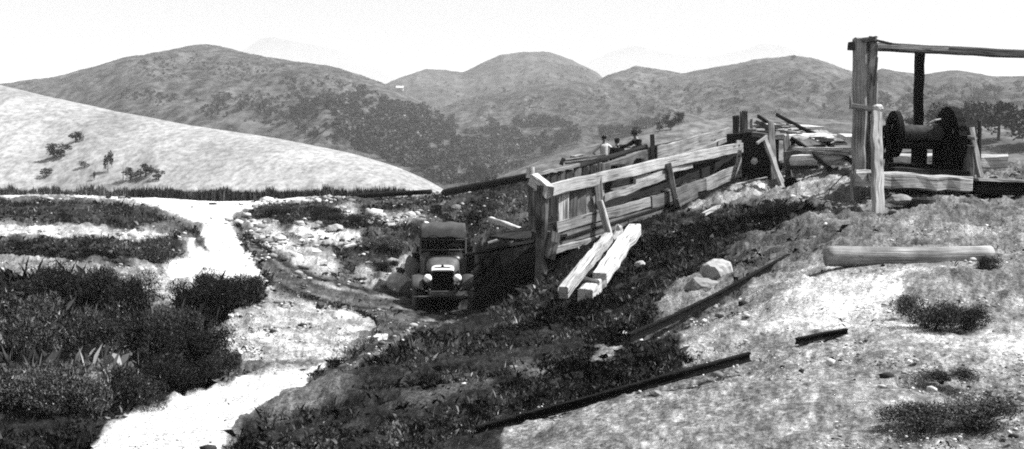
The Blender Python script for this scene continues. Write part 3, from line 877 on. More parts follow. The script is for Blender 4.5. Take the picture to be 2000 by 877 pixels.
def wheel(c, R, w, parent, spokes=6, rim=.10, name='gear_wheel', yaw=0.0, hub=.09, mat='iron', teeth=0):
    g = Geo(); ax = Vector((math.cos(yaw), math.sin(yaw), 0))
    c = Vector(c)
    n = 44
    V = []; Fc = []
    lat = Vector((-math.sin(yaw), math.cos(yaw), 0)); u2 = Vector((0, 0, 1))
    for i in range(n):
        an = 2 * math.pi * i / n
        d = lat * math.cos(an) + u2 * math.sin(an)
        ro = R * (1.03 if (teeth and i % 2) else 1)
        for (s, r) in ((-w / 2, ro), (w / 2, ro), (w / 2, R - rim), (-w / 2, R - rim)):
            V.append(c + ax * s + d * r)
    for i in range(n):
        j = (i + 1) % n
        for q in range(4):
            r_ = (q + 1) % 4
            Fc.append((i * 4 + q, j * 4 + q, j * 4 + r_, i * 4 + r_))
    g.add(V, Fc)
    for k in range(spokes):
        an = 2 * math.pi * k / spokes + .3
        d = lat * math.cos(an) + u2 * math.sin(an)
        beam(g, c + d * hub * .8, c + d * (R - rim * .7), .05, .035, .001, up=ax, seg=2)
    lathe(g, c - ax * w * .8, ax, [(0, hub * .9), (0, hub), (w * 1.6, hub), (w * 1.6, hub * .9)], 16)
    return g.build(name, MAT[mat], parent, smooth=False)


g = Geo(); lathe(g, W(1757, 261, 21.4), (1, 0, -.02), [(0, .17), (.06, .175), (.40, .17), (.78, .175)], 24); g.build('rope_drum', MAT['iron_mid'], wi)
g = Geo(); tube(g, [W(1725, 261, 21.4), W(1888, 264, 21.4)], .035, 10); g.build('drum_shaft', MAT['iron'], wi)
wheel(W(1747, 262, 21.4), .45, .09, wi, 6, .13, 'flange_wheel')
wheel(W(1753, 262, 21.4), .30, .04, wi, 5, .10, 'flange_wheel')
wheel(W(1729, 278, 21.7), .33, .07, wi, 5, .10, 'pinion_wheel')
wheel(W(1854, 276, 21.4), .66, .15, wi, 8, .24, 'gear_wheel', teeth=1)
wheel(W(1842, 272, 21.4), .42, .05, wi, 6, .22, 'flange_wheel')
wheel(W(1876, 292, 21.6), .44, .08, wi, 6, .18, 'gear_wheel', teeth=1)
for px in (1736, 1870):
    g = Geo()
    beam(g, W(px - 6, 345, 20.9), W(px, 262, 21.3), .07, .1, .002); beam(g, W(px + 8, 345, 22.1), W(px, 262, 21.5), .07, .1, .002)
    beam(g, W(px, 310, 21.0), W(px + 3, 310, 21.9), .06, .1, .002)
    g.build('side_frame', MAT['iron'], wi)
g = Geo(); beam(g, W(1733, 331, 21), W(1880, 336, 21), .1, .26, .004); beam(g, W(1738, 284, 21.3), W(1875, 287, 21.3), .25, .12, .004); g.build('base_frame', MAT['iron'], wi)
g = Geo(); box(g, W(1795, 302, 21.5), (.14, .5, .7)); g.build('brake_post', MAT['iron'], wi)
g = Geo(); box(g, W(1851, 312, 21.2), (.38, .6, .66)); g.build('gear_case', MAT['iron'], wi)
g = Geo(); tube(g, [W(1811, 246, 21.2), W(1816, 240, 21.2), W(1826, 235, 21.2), W(1838, 233, 21.25)], .022, 8); g.build('brake_lever', MAT['wood_pale'], wi)
g = Geo(); tube(g, [W(1816, 249, 21.2), W(1822, 244, 21.2), W(1832, 243, 21.25)], .016, 8); g.build('brake_lever', MAT['wood_grey'], wi)
g = Geo(); tube(g, [W(1870, 262, 21.3), W(1884, 266, 21.1), W(1884, 275, 21.1)], .025, 8); g.build('crank_handle', MAT['iron'], wi)
g = Geo(); tube(g, [W(1757 + i * 3.2, 263 + (i % 2), 21.21) for i in range(3)] + [W(1700, 300, 23), W(1650, 312, 26.5), W(1600, 300, 28.5)], .009, 6)
o = g.build('haulage_rope', MAT['iron'], None, loc=W(1700, 300, 23)); tag(o, 'thin dark haulage rope running from the winch drum down to the trestle', 'rope')
g = Geo(); tube(g, [W(1668, 330, 20.3), W(1645, 345, 20.2), W(1622, 368, 20.1), W(1617, 382, 20)], .008, 6)
o = g.build('guy_wire', MAT['iron'], None, loc=W(1645, 345, 20.2)); tag(o, 'thin slack wire hanging from the headframe foot down the pale bank', 'wire')

# tub under the bed and stones beside it
g = Geo(); c = onground(W(1801, 390, 19.6).x, 19.6); c.z = W(0, 391, 19.6).z - .06
lathe(g, c - Vector((0, 0, .12)), (0, 0, 1), [(0, .20), (.02, .225), (.2, .235), (.215, .22), (.21, .205), (.06, .19), (.05, .02)], 28)
o = g.build('iron_tub', MAT['iron_mid'], None, loc=c); tag(o, 'shallow dark round tub under the log bed of the winch', 'tub')

# ================================================================== loose timbers and logs
def loose(name, label, cat, kind, a, b, w, h, m, group=None, **k):
    p0, p1 = W(*a), W(*b); g = Geo()
    if kind == 'beam': beam(g, p0, p1, w, h, **k)
    else: pole(g, p0, p1, w, h, **k)
    o = g.build(name, MAT[m], None, smooth=(kind == 'pole'), loc=(p0 + p1) / 2); return tag(o, label, cat, group)


LB = 'squared beams lying on the slope'
p0_, p1_ = W(1144, 580, 16.9), W(1239, 448, 21.0)
nb_ = thing('squared_beam', 'longer white squared beam with a notch, lying right of its twin on the dark slope', 'beam', (p0_ + p1_) / 2, LB)
q0_, q1_ = p0_.lerp(p1_, .15), p0_.lerp(p1_, .235)
g = Geo(); beam(g, p0_, q0_, .24, .24, rough=.012); g.build('beam_end', MAT['wood_white'], nb_)
g = Geo(); beam(g, q0_ - Vector((0, 0, .06)), q1_ - Vector((0, 0, .06)), .22, .12, rough=.012); g.build('notch', MAT['wood_grey'], nb_)
g = Geo(); beam(g, q1_, p1_, .24, .24, rough=.014, seg=10); g.build('beam_body', MAT['wood_white'], nb_)
loose('squared_beam', 'shorter pale squared beam lying under the leaning chute prop, beside the notched one', 'beam', 'beam', (1100, 571, 17.3), (1189, 464, 20.9), .17, .20, 'wood_bright', LB, rough=.014, seg=12)
g = Geo(); pole(g, W(1141, 547, 17.35), W(1168, 553, 17.2), .05, .045); o = g.build('round_chock', MAT['wood_grey'], None, loc=W(1150, 551, 17)); tag(o, 'short round chock wedged across the notch of the white beam', 'chock')
loose('split_block', 'small pale split block standing at the upper end of the two beams', 'block', 'beam', (1203, 470, 21.2), (1212, 446, 21.4), .12, .16, 'wood_bright', rough=.03)
loose('fallen_log', 'big round barked log lying level across the right-hand bank', 'log', 'pole', (1613, 500, 12.6), (1936, 501, 12.6), .118, .122, 'wood_log', n=18, rough=.035, seg=24, bow=-.012)
g = Geo(); rock(g, W(1930, 512, 12.5), (.12, .12, .1), 9, 2); o = g.build('stump', MAT['wood_dark'], None, loc=W(1930, 512, 12.5)); tag(o, 'dark rotten stump against the far end of the level log', 'stump')
loose('long_pole', 'long dark pole lying along the crest of the cutting above the road', 'pole', 'pole', (690, 383, 46), (842, 374, 44), .12, .10, 'wood_black')
loose('long_pole', 'very long black pole put in for the shadowed bank edge towards the chute corner post', 'pole', 'pole', (868, 376, 40), (1040, 343, 31), .14, .11, 'wood_black', seg=20)  # pole stands in for the dark shadow line of the bank
loose('white_plank', 'bright notched plank leaning on debris left of the chute end posts', 'plank', 'beam', (957, 429, 31.0), (1037, 455, 30.6), .24, .14, 'wood_white', rough=.02)
g = Geo(); tube(g, [W(954, 476, 29.9), W(975, 469, 29.9), (W(995, 461, 29.9))], .06, 10); tube(g, [W(990, 463, 29.9), W(998, 459, 29.9), W(1001, 466, 29.8), W(998, 474, 29.8)], [.06, .075, .08, .07], 10)
o = g.build('bent_branch', MAT['wood_pale'], None, loc=W(975, 469, 29.9)); tag(o, 'pale hooked branch lying under the white plank beside the truck', 'branch')
loose('debris_pole', 'thin dark stick poking out of the rubbish right of the truck roof', 'stick', 'pole', (940, 482, 30), (949, 449, 30.5), .03, .02, 'wood_dark')
loose('slab', 'pale flat slab lying on the bank beneath the far end of the chute', 'slab', 'beam', (1438, 361, 29.2), (1497, 346, 29.4), .2, .06, 'wood_bright', rough=.03, taper=.5)
loose('slab', 'pale stick of timber on the dark slope below the chute middle', 'slab', 'beam', (1374, 419, 24.5), (1404, 403, 25.2), .10, .08, 'wood_bright', rough=.03)
loose('broken_board', 'broken grey board end jutting out behind the upper chute prop', 'board', 'beam', (1324, 396, 27.5), (1362, 376, 28.2), .12, .22, 'wood_mid', rough=.03)
for a, b, lb in (((1100, 314, 38), (1182, 303, 38), 'pale plank topmost on the stack behind the far chute wall'), ((1105, 319, 37.6), (1175, 311, 37.8), 'grey plank lying low in the stack behind the far chute wall'),
                 ((1118, 306, 38.4), (1134, 303, 38.6), 'short white offcut on top of the stacked planks behind the chute')):
    loose('stacked_plank', lb, 'plank', 'beam', a, b, .3, .07, 'wood_pale' if 'pale' in lb or 'white' in lb else 'wood_grey', 'planks stacked behind the chute', rough=.015)
loose('stacked_plank', 'dark timber edge at the near end of the planks stacked behind the chute', 'plank', 'beam', (1096, 322, 37.5), (1101, 309, 37.5), .2, .14, 'wood_dark', 'planks stacked behind the chute')
loose('bank_board', 'small pale board lying on the stony bank left of the truck', 'board', 'beam', (583, 463, 33.5), (607, 458, 33.8), .2, .10, 'wood_bright', rough=.02)
loose('bank_board', 'narrow white board lying low on the rocky bank, nearest the truck', 'board', 'beam', (672, 482, 32.2), (694, 477, 32.4), .14, .06, 'wood_white', rough=.02)
loose('white_offcut', 'little white offcut lying on the dark wheel track in the foreground', 'offcut', 'beam', (728, 666, 17.3), (746, 657, 17.8), .2, .10, 'wood_white', rough=.02)

# rails and pipes half buried on the right slope
def ground_line(pts, r, lift, n=26):
    P = [GP(*p) for p in pts]; out = []
    for i in range(n):
        t = i / (n - 1) * (len(P) - 1); k = min(int(t), len(P) - 2); q = P[k].lerp(P[k + 1], t - k)
        out.append(q + Vector((0, 0, lift)))
    return out


def old_rail(name, label, pts, w, h, lift, mat='iron'):
    P = ground_line(pts, 0, lift); a, b = P[0], P[-1]
    m = np.polyfit([0, .5, 1], [P[0].z, P[len(P) // 2].z, P[-1].z], 1)
    # straight bar: lies over the highest ground it crosses
    a = P[0].copy(); b = P[-1].copy()
    g = Geo()
    top = [p0 for p0 in P]
    for i in range(len(top) - 1):
        beam(g, top[i], top[i + 1], w * .45, h, .0015, seg=3)
        beam(g, top[i] - Vector((0, 0, h * .5)), top[i + 1] - Vector((0, 0, h * .5)), w, h * .25, .0015, seg=3)
        beam(g, top[i] + Vector((0, 0, h * .5)), top[i + 1] + Vector((0, 0, h * .5)), w * .75, h * .3, .0015, seg=3)
    o = g.build(name, MAT[mat], None, loc=(a + b) / 2); tag(o, label, 'rail', 'old rails lying on the slope'); return o


old_rail('old_rail', 'upper long dark rail lying along the edge of the overgrown slope', [(1540, 512), (1400, 590), (1300, 640), (1228, 672)], .06, .07, .06)
old_rail('old_rail', 'lower long dark rail running out of the foreground towards the stony slope', [(1463, 706), (1330, 742), (1160, 790), (1012, 830), (930, 852)], .05, .05, .035)
old_rail('old_rail', 'short stub of dark rail lying alone on the pale stony slope', [(1653, 656), (1608, 664), (1556, 675)], .05, .04, .03)

# named rocks
def stone(name, label, px, py, d, s, m, seed, group=None, sub=3, lift=0):
    c = W(px, py, d) if d else GP(px, py) + Vector((0, 0, s[2] * .35 + lift))
    g = Geo(); rock(g, c, s, seed, sub, .13); o = g.build(name, MAT[m], None, smooth=False, loc=c); return tag(o, label, 'rock', group)


stone('boulder', 'large smooth pale boulder above the upper old rail', 1400, 545, None, (.21, .2, .2), 'rock_white', 4)
stone('boulder', 'grey boulder half sunk below the large pale one', 1370, 568, None, (.26, .2, .12), 'rock_mid', 14)
stone('boulder', 'round white stone on the dark slope right of the white beams', 1250, 524, None, (.11, .1, .1), 'rock_pale', 5)
stone('boulder', 'rough pale rock nearest the truck at the foot of the bank', 812, 560, None, (.30, .3, .42), 'rock_pale', 6)
stone('boulder', 'craggy pale rock pile stone left of the truck wheel', 780, 566, None, (.36, .3, .34), 'rock_pale', 7)
stone('boulder', 'grey upright rock beside the truck windscreen pillar', 805, 520, 29.0, (.22, .2, .32), 'rock_mid', 8)
stone('boulder', 'low pale stone under the log bed beside the tub', 1757, 390, 19.6, (.22, .16, .1), 'rock_mid', 17)
stone('boulder', 'white lump of stone under the dark end of the chute', 1474, 315, 29.6, (.1, .1, .1), 'rock_pale', 18)
stone('boulder', 'black lump of coal on the white mound in the foreground', 624, 602, None, (.10, .1, .13), 'coal', 19)
for k, (px, py, s, lb) in enumerate([(610, 496, .45, 'angular pale rock on the road bank, lowest of the bank rocks'), (545, 470, .4, 'broad pale rock beside the road bend'),
    (655, 452, .5, 'flat pale rock on the middle of the bank'), (585, 440, .4, 'pale ledge rock high on the bank'), (740, 428, .5, 'long pale rock below the dark pole'),
    (800, 424, .45, 'pale rock on the bank directly above the truck'), (765, 444, .35, 'small pale rock just above the truck roof line'), (705, 545, .3, 'grey rock at the edge of the wheel track'),
    (828, 374, .3, 'white rock at the end of the dark crest pole'), (1215, 655, .12, 'small pale tuft-like rock at the lower end of the upper rail'), (1185, 700, .09, 'grey clod of rock in the dark foreground growth'),
    (1280, 770, .07, 'grey rock just above the lower old rail'), (1005, 722, .10, 'grey low rock in the dark growth of the foreground'), (890, 408, .35, 'square grey block above the truck roof'), (1482, 440, .1, 'small white stone on the upper right slope')]):
    stone('bank_rock', lb, px, py, None, (s * .62, s * .45, s * .32), 'rock_pale' if 'grey' not in lb else 'rock_mid', 30 + k, 'rocks on the bank' , 3)
# ================================================================== truck
def P_(g, name, mat, parent, smooth=False):
    o = mesh_np(name, [tuple(v) for v in g.v], g.f, MAT[mat], parent, smooth, gc=g.g); return o


tx = W(865, 612, 27.2); tz = float(zg(tx.x, tx.y))
tr_ = thing('vintage_truck', 'old black open-cab truck with round headlamps, parked in the shade under the chute', 'truck', (tx.x, tx.y, W(865, 612, 27.2).z), rz=math.radians(3))
T = tr_


def tbx(name, mat, c, s, parent=T, bev=.015, rx=0, rz=0):
    g = Geo(); box(g, c, s, rz, bev, rx); return P_(g, name, mat, parent)


R = .39
for (x, y, nm) in ((-.69, 0, 'front'), (.69, 0, 'front'), (-.69, 2.75, 'rear'), (.69, 2.75, 'rear')):
    s = 1 if x > 0 else -1
    g = Geo(); lathe(g, (x - .03 * s, y, R), (s, 0, 0), [(0, .03), (0, .055), (.09, .055), (.12, .03)], 14)
    for k in range(10):
        an = 2 * math.pi * k / 10; tube(g, [(x, y + .04 * math.cos(an), R + .04 * math.sin(an)), (x, y + .27 * math.cos(an), R + .27 * math.sin(an))], .016, 6)
    wh = P_(g, 'wheel', 'paint_black', T)
    g = Geo(); n = 36; V = []; Fc = []
    for i in range(n):
        an = 2 * math.pi * i / n
        for q in range(10):
            b = 2 * math.pi * q / 10; rr = R - .06 + .06 * math.cos(b)
            V.append((x + .062 * math.sin(b), y + rr * math.cos(an), R + rr * math.sin(an)))
    for i in range(n):
        for q in range(10):
            Fc.append((i * 10 + q, ((i + 1) % n) * 10 + q, ((i + 1) % n) * 10 + (q + 1) % 10, i * 10 + (q + 1) % 10))
    g.add(V, Fc); P_(g, 'tyre', 'tyre_dusty' if nm == 'front' else 'rubber', wh, True)
    g = Geo(); V = []; Fc = []
    for i in range(n):
        an = 2 * math.pi * i / n
        for (dx, rr) in ((-.04, .29), (.04, .29), (.04, .26), (-.04, .26)):
            V.append((x + dx, y + rr * math.cos(an), R + rr * math.sin(an)))
    for i in range(n):
        for q in range(4):
            Fc.append((i * 4 + q, ((i + 1) % n) * 4 + q, ((i + 1) % n) * 4 + (q + 1) % 4, i * 4 + (q + 1) % 4))
    g.add(V, Fc); P_(g, 'rim', 'paint_black', wh)
g = Geo(); tube(g, [(-.66, 0, R), (-.45, 0, R - .04), (.45, 0, R - .04), (.66, 0, R)], .035, 8); P_(g, 'front_axle', 'paint_black', T)
g = Geo(); box(g, (-.33, 1.7, .62), (.07, 4.4, .12)); box(g, (.33, 1.7, .62), (.07, 4.4, .12)); box(g, (0, -.1, .60), (.6, .06, .1)); P_(g, 'chassis', 'paint_black', T)
g = Geo(); tube(g, [(-.30, -.55, .57), (0, -.57, .56), (.30, -.55, .57)], .03, 8); box(g, (0, -.58, .57), (.56, .03, .13), bev=.008); P_(g, 'number_plate', 'paint_grey', T)
for x in (-.31, .31):
    g = Geo(); box(g, (x, -.57, .58), (.04, .06, .2)); P_(g, 'dumb_iron', 'paint_grey', T)
g = Geo(); tube(g, [(-.70, -.50, .485), (-.2, -.52, .49), (.2, -.52, .49), (.66, -.5, .485)], .022, 8); P_(g, 'bumper_bar', 'paint_grey', T)
g = Geo(); tube(g, [(0, -.5, .42), (0, -.62, .42), (0, -.62, .3), (0.0, -.72, .3)], .014, 6); P_(g, 'crank_handle', 'paint_black', T)


def arch(w, z0, z1, crown, n=14):
    """outline of a bonnet section: upright sides and a rounded top"""
    pts = [(-w / 2, z0)]
    for i in range(n + 1):
        t = i / n; an = math.pi * (1 - t)
        cx = math.cos(an); sx = math.sin(an)
        x = (w / 2) * (abs(cx) ** .6) * (1 if cx > 0 else -1); z = z1 - crown + crown * sx ** .75
        pts.append((x, z))
    pts.append((w / 2, z0)); return pts


def loft(g, secs):
    V = []; Fc = []; n = len(secs[0][1])
    for y, pts in secs:
        V += [(x, y, z) for x, z in pts]
    for i in range(len(secs) - 1):
        for q in range(n - 1):
            Fc.append((i * n + q, i * n + q + 1, (i + 1) * n + q + 1, (i + 1) * n + q))
    Fc.append(tuple(reversed(range(n)))); Fc.append(tuple((len(secs) - 1) * n + q for q in range(n)))
    g.add(V, Fc); return g


g = Geo(); loft(g, [(-.36, arch(.54, .62, 1.20, .12)), (-.22, arch(.56, .62, 1.21, .12))]); rs = P_(g, 'radiator_shell', 'paint_black', T, False)
g = Geo(); loft(g, [(-.375, arch(.46, .66, 1.08, .08)), (-.355, arch(.46, .66, 1.08, .08))]); P_(g, 'radiator_core', 'iron', rs)
g = Geo(); loft(g, [(-.39, arch(.54, 1.105, 1.135, .03)), (-.365, arch(.55, 1.105, 1.175, .06)), (-.20, arch(.57, 1.105, 1.23, .10))]); P_(g, 'radiator_top', 'nickel', rs, False)
g = Geo(); lathe(g, (0, -.30, 1.20), (0, 0, 1), [(0, .035), (.03, .035), (.045, .025), (.06, .008)], 12); P_(g, 'radiator_cap', 'paint_black', rs)
g = Geo(); loft(g, [(-.20, arch(.55, .66, 1.19, .13)), (.15, arch(.66, .66, 1.26, .16)), (.55, arch(.84, .66, 1.36, .20))]); bo = P_(g, 'bonnet', 'paint_grey', T, True)
g = Geo()
for s in (-1, 1):
    for k in range(8):
        y = -.05 + k * .07; x = (.55 / 2 + (y + .2) / .75 * .145 + .004) * s
        box(g, (x, y, .92), (.012, .02, .24), bev=.002)
P_(g, 'louvres', 'paint_black', bo)
g = Geo(); loft(g, [(.55, arch(.84, .60, 1.36, .2)), (.80, arch(1.16, .60, 1.50, .2))]); P_(g, 'cowl', 'paint_black', T, True)
# windscreen
wsg = Geo()
for x in (-.58, .58): tube(wsg, [(x, .76, 1.40), (x * .99, .84, 2.02)], .022, 8)
tube(wsg, [(-.58, .775, 1.52), (.58, .775, 1.52)], .016, 8); tube(wsg, [(-.575, .80, 1.78), (.575, .80, 1.78)], .014, 8)
ws = P_(wsg, 'windscreen_frame', 'paint_grey', T)
g = Geo(); box(g, (0, .80, 1.77), (1.13, .008, .46), bev=0, rx=math.radians(-7)); P_(g, 'windscreen', 'glass_clear', ws)
# roof: canvas hood on hoops with a drooping front flap
g = Geo(); V = []; Fc = []; nx, ny = 14, 12
rows = [(.60, 1.88, 1.24), (.615, 1.93, 1.22), (.64, 2.05, 1.19), (.70, 2.14, 1.16), (.85, 2.19, 1.15), (1.2, 2.20, 1.15), (1.6, 2.19, 1.15), (2.0, 2.16, 1.16), (2.1, 2.02, 1.18)]
for t in (0, .025):
    for (y, z, w) in rows:
        for i in range(nx + 1):
            u = -1 + 2 * i / nx
            V.append((u * w / 2, y + .03 * u * u - t * .2, z - .05 * u ** 4 - .015 * math.cos(u * 9) - t + (.0 if z > 2 else .012 * math.sin(u * 11) - .02 * u)))
n1 = nx + 1; nr = len(rows); o2 = n1 * nr
for r in range(nr - 1):
    for i in range(nx):
        a = r * n1 + i
        Fc.append((a, a + 1, a + n1 + 1, a + n1)); Fc.append((o2 + a, o2 + a + n1, o2 + a + n1 + 1, o2 + a + 1))
for i in range(nx):
    Fc.append((i, o2 + i, o2 + i + 1, i + 1)); a = (nr - 1) * n1 + i; Fc.append((a, a + 1, o2 + a + 1, o2 + a))
for r in range(nr - 1):
    a = r * n1; Fc.append((a, a + n1, o2 + a + n1, o2 + a)); a = r * n1 + nx; Fc.append((a, o2 + a, o2 + a + n1, a + n1))
g.add(V, Fc); P_(g, 'canvas_hood', 'canvas', T, True)
for x in (-.57, .57):
    g = Geo(); tube(g, [(x, 2.0, .9), (x, 2.02, 2.15)], .025, 8); P_(g, 'hood_support', 'paint_black', T)
# cab
g = Geo()
for s in (-1, 1):
    box(g, (.57 * s, 1.45, .98), (.05, 1.25, .66)); box(g, (.60 * s, 1.3, .62), (.06, 1.4, .1))
box(g, (0, 2.08, 1.15), (1.18, .06, 1.2)); box(g, (0, 1.4, .66), (1.1, 1.4, .06)); P_(g, 'cab', 'paint_black', T)
tbx('rear_window', 'canvas_pale', (.10, 2.045, 1.90), (.22, .02, .16), bev=.004)
tbx('seat', 'cloth_dark', (0, 1.65, .98), (1.0, .5, .18), bev=.05); tbx('seat_back', 'cloth_dark', (0, 1.95, 1.3), (1.0, .12, .55), bev=.05)
g = Geo(); tube(g, [(.25 + .2 * math.cos(a), 1.15 + .08 * math.sin(a), 1.42 + .19 * math.sin(a)) for a in [i * math.pi / 8 for i in range(17)]], .013, 6)
tube(g, [(.25, 1.15, 1.42), (.25, .8, 1.05)], .015, 6); P_(g, 'steering_wheel', 'paint_black', T)
g = Geo(); tube(g, [(-.60, .80, 1.55), (-.70, .72, 1.66), (-.72, .70, 1.72)], .018, 8); P_(g, 'door_handle', 'paint_grey', T)
# mudguards
for s in (-1, 1):
    g = Geo(); V = []; Fc = []
    prof = [(-.52, .66), (-.50, .72), (-.44, .80), (-.33, .89), (-.15, .97), (.05, .95), (.25, .84), (.42, .72), (.60, .60)]
    m = 6
    for t in (0, .012):
        for k, (y, z) in enumerate(prof):
            for i in range(m + 1):
                u = i / m; x = s * (.47 + .29 * u)
                V.append((x, y + .02 * u, z + .03 * math.sin(math.pi * u) + (.07 * u ** 2 if k < 4 else 0) - t))
    m1 = m + 1; o2 = m1 * len(prof)
    for k in range(len(prof) - 1):
        for i in range(m):
            a = k * m1 + i
            Fc.append((a, a + 1, a + m1 + 1, a + m1)); Fc.append((o2 + a, o2 + a + m1, o2 + a + m1 + 1, o2 + a + 1))
        a = k * m1; Fc.append((a, a + m1, o2 + a + m1, o2 + a)); a += m; Fc.append((a, o2 + a, o2 + a + m1, a + m1))
    for i in range(m): Fc.append((i, o2 + i, o2 + i + 1, i + 1))
    g.add(V, Fc); P_(g, 'mudguard', 'paint_dusty' , T, True)
    # running board and rear guard
    tbx('running_board', 'paint_black', (.66 * s, 1.35, .52), (.26, 1.5, .04))
    tbx('rear_mudguard', 'paint_black', (.72 * s, 2.75, .86), (.24, .9, .04))
    g = Geo(); c = (s * .365, -.42, .93); lathe(g, (c[0], c[1] + .16, c[2]), (0, -1, 0), [(0, .02), (.02, .06), (.08, .095), (.14, .11), (.165, .115), (.17, .105)], 22)
    hl = P_(g, 'headlight', 'paint_black', T, True)
    g = Geo(); lathe(g, (c[0], c[1] - .008, c[2]), (0, -1, .25), [(-.01, .106), (.02, .10), (.05, .082), (.075, .052), (.086, .01)], 22); P_(g, 'headlight_lens', 'lens', hl, True)
    g = Geo(); tube(g, [(s * .365, -.30, .86), (s * .34, -.25, .68)], .018, 6); P_(g, 'headlight_bracket', 'paint_black', T)
g = Geo(); tube(g, [(-.52, -.22, .90), (.52, -.22, .90)], .013, 6); P_(g, 'lamp_bar', 'paint_black', T)
# tray
g = Geo()
for s in (-1, 1):
    box(g, (.82 * s, 3.2, 1.12), (.05, 2.1, .42))
box(g, (0, 2.18, 1.12), (1.66, .05, .42)); box(g, (0, 4.24, 1.12), (1.66, .05, .42)); P_(g, 'tray_side', 'wood_black', T)
tbx('tray_floor', 'wood_black', (0, 3.2, .88), (1.62, 2.1, .08))

# ================================================================== people
def skin_body(name, verts, edges, radii, mat, parent, loc):
    me = bpy.data.meshes.new(name); me.from_pydata([Vector(v) for v in verts], edges, []); o = bpy.data.objects.new(name, me); COL.objects.link(o)
    md = o.modifiers.new('skin', 'SKIN'); md.use_smooth_shade = True
    sv_ = me.skin_vertices[0].data
    for i, r in enumerate(radii):
        sv_[i].radius = (r, r) if not isinstance(r, tuple) else r
    sv_[0].use_root = True
    sb = o.modifiers.new('sub', 'SUBSURF'); sb.levels = sb.render_levels = 1
    dg = bpy.context.evaluated_depsgraph_get(); ev = o.evaluated_get(dg); m2 = bpy.data.meshes.new_from_object(ev)
    bpy.data.objects.remove(o); ob = bpy.data.objects.new(name, m2); COL.objects.link(ob); m2.materials.clear(); m2.materials.append(mat)
    m2.polygons.foreach_set('use_smooth', np.ones(len(m2.polygons), bool))
    ob.parent = parent; return ob


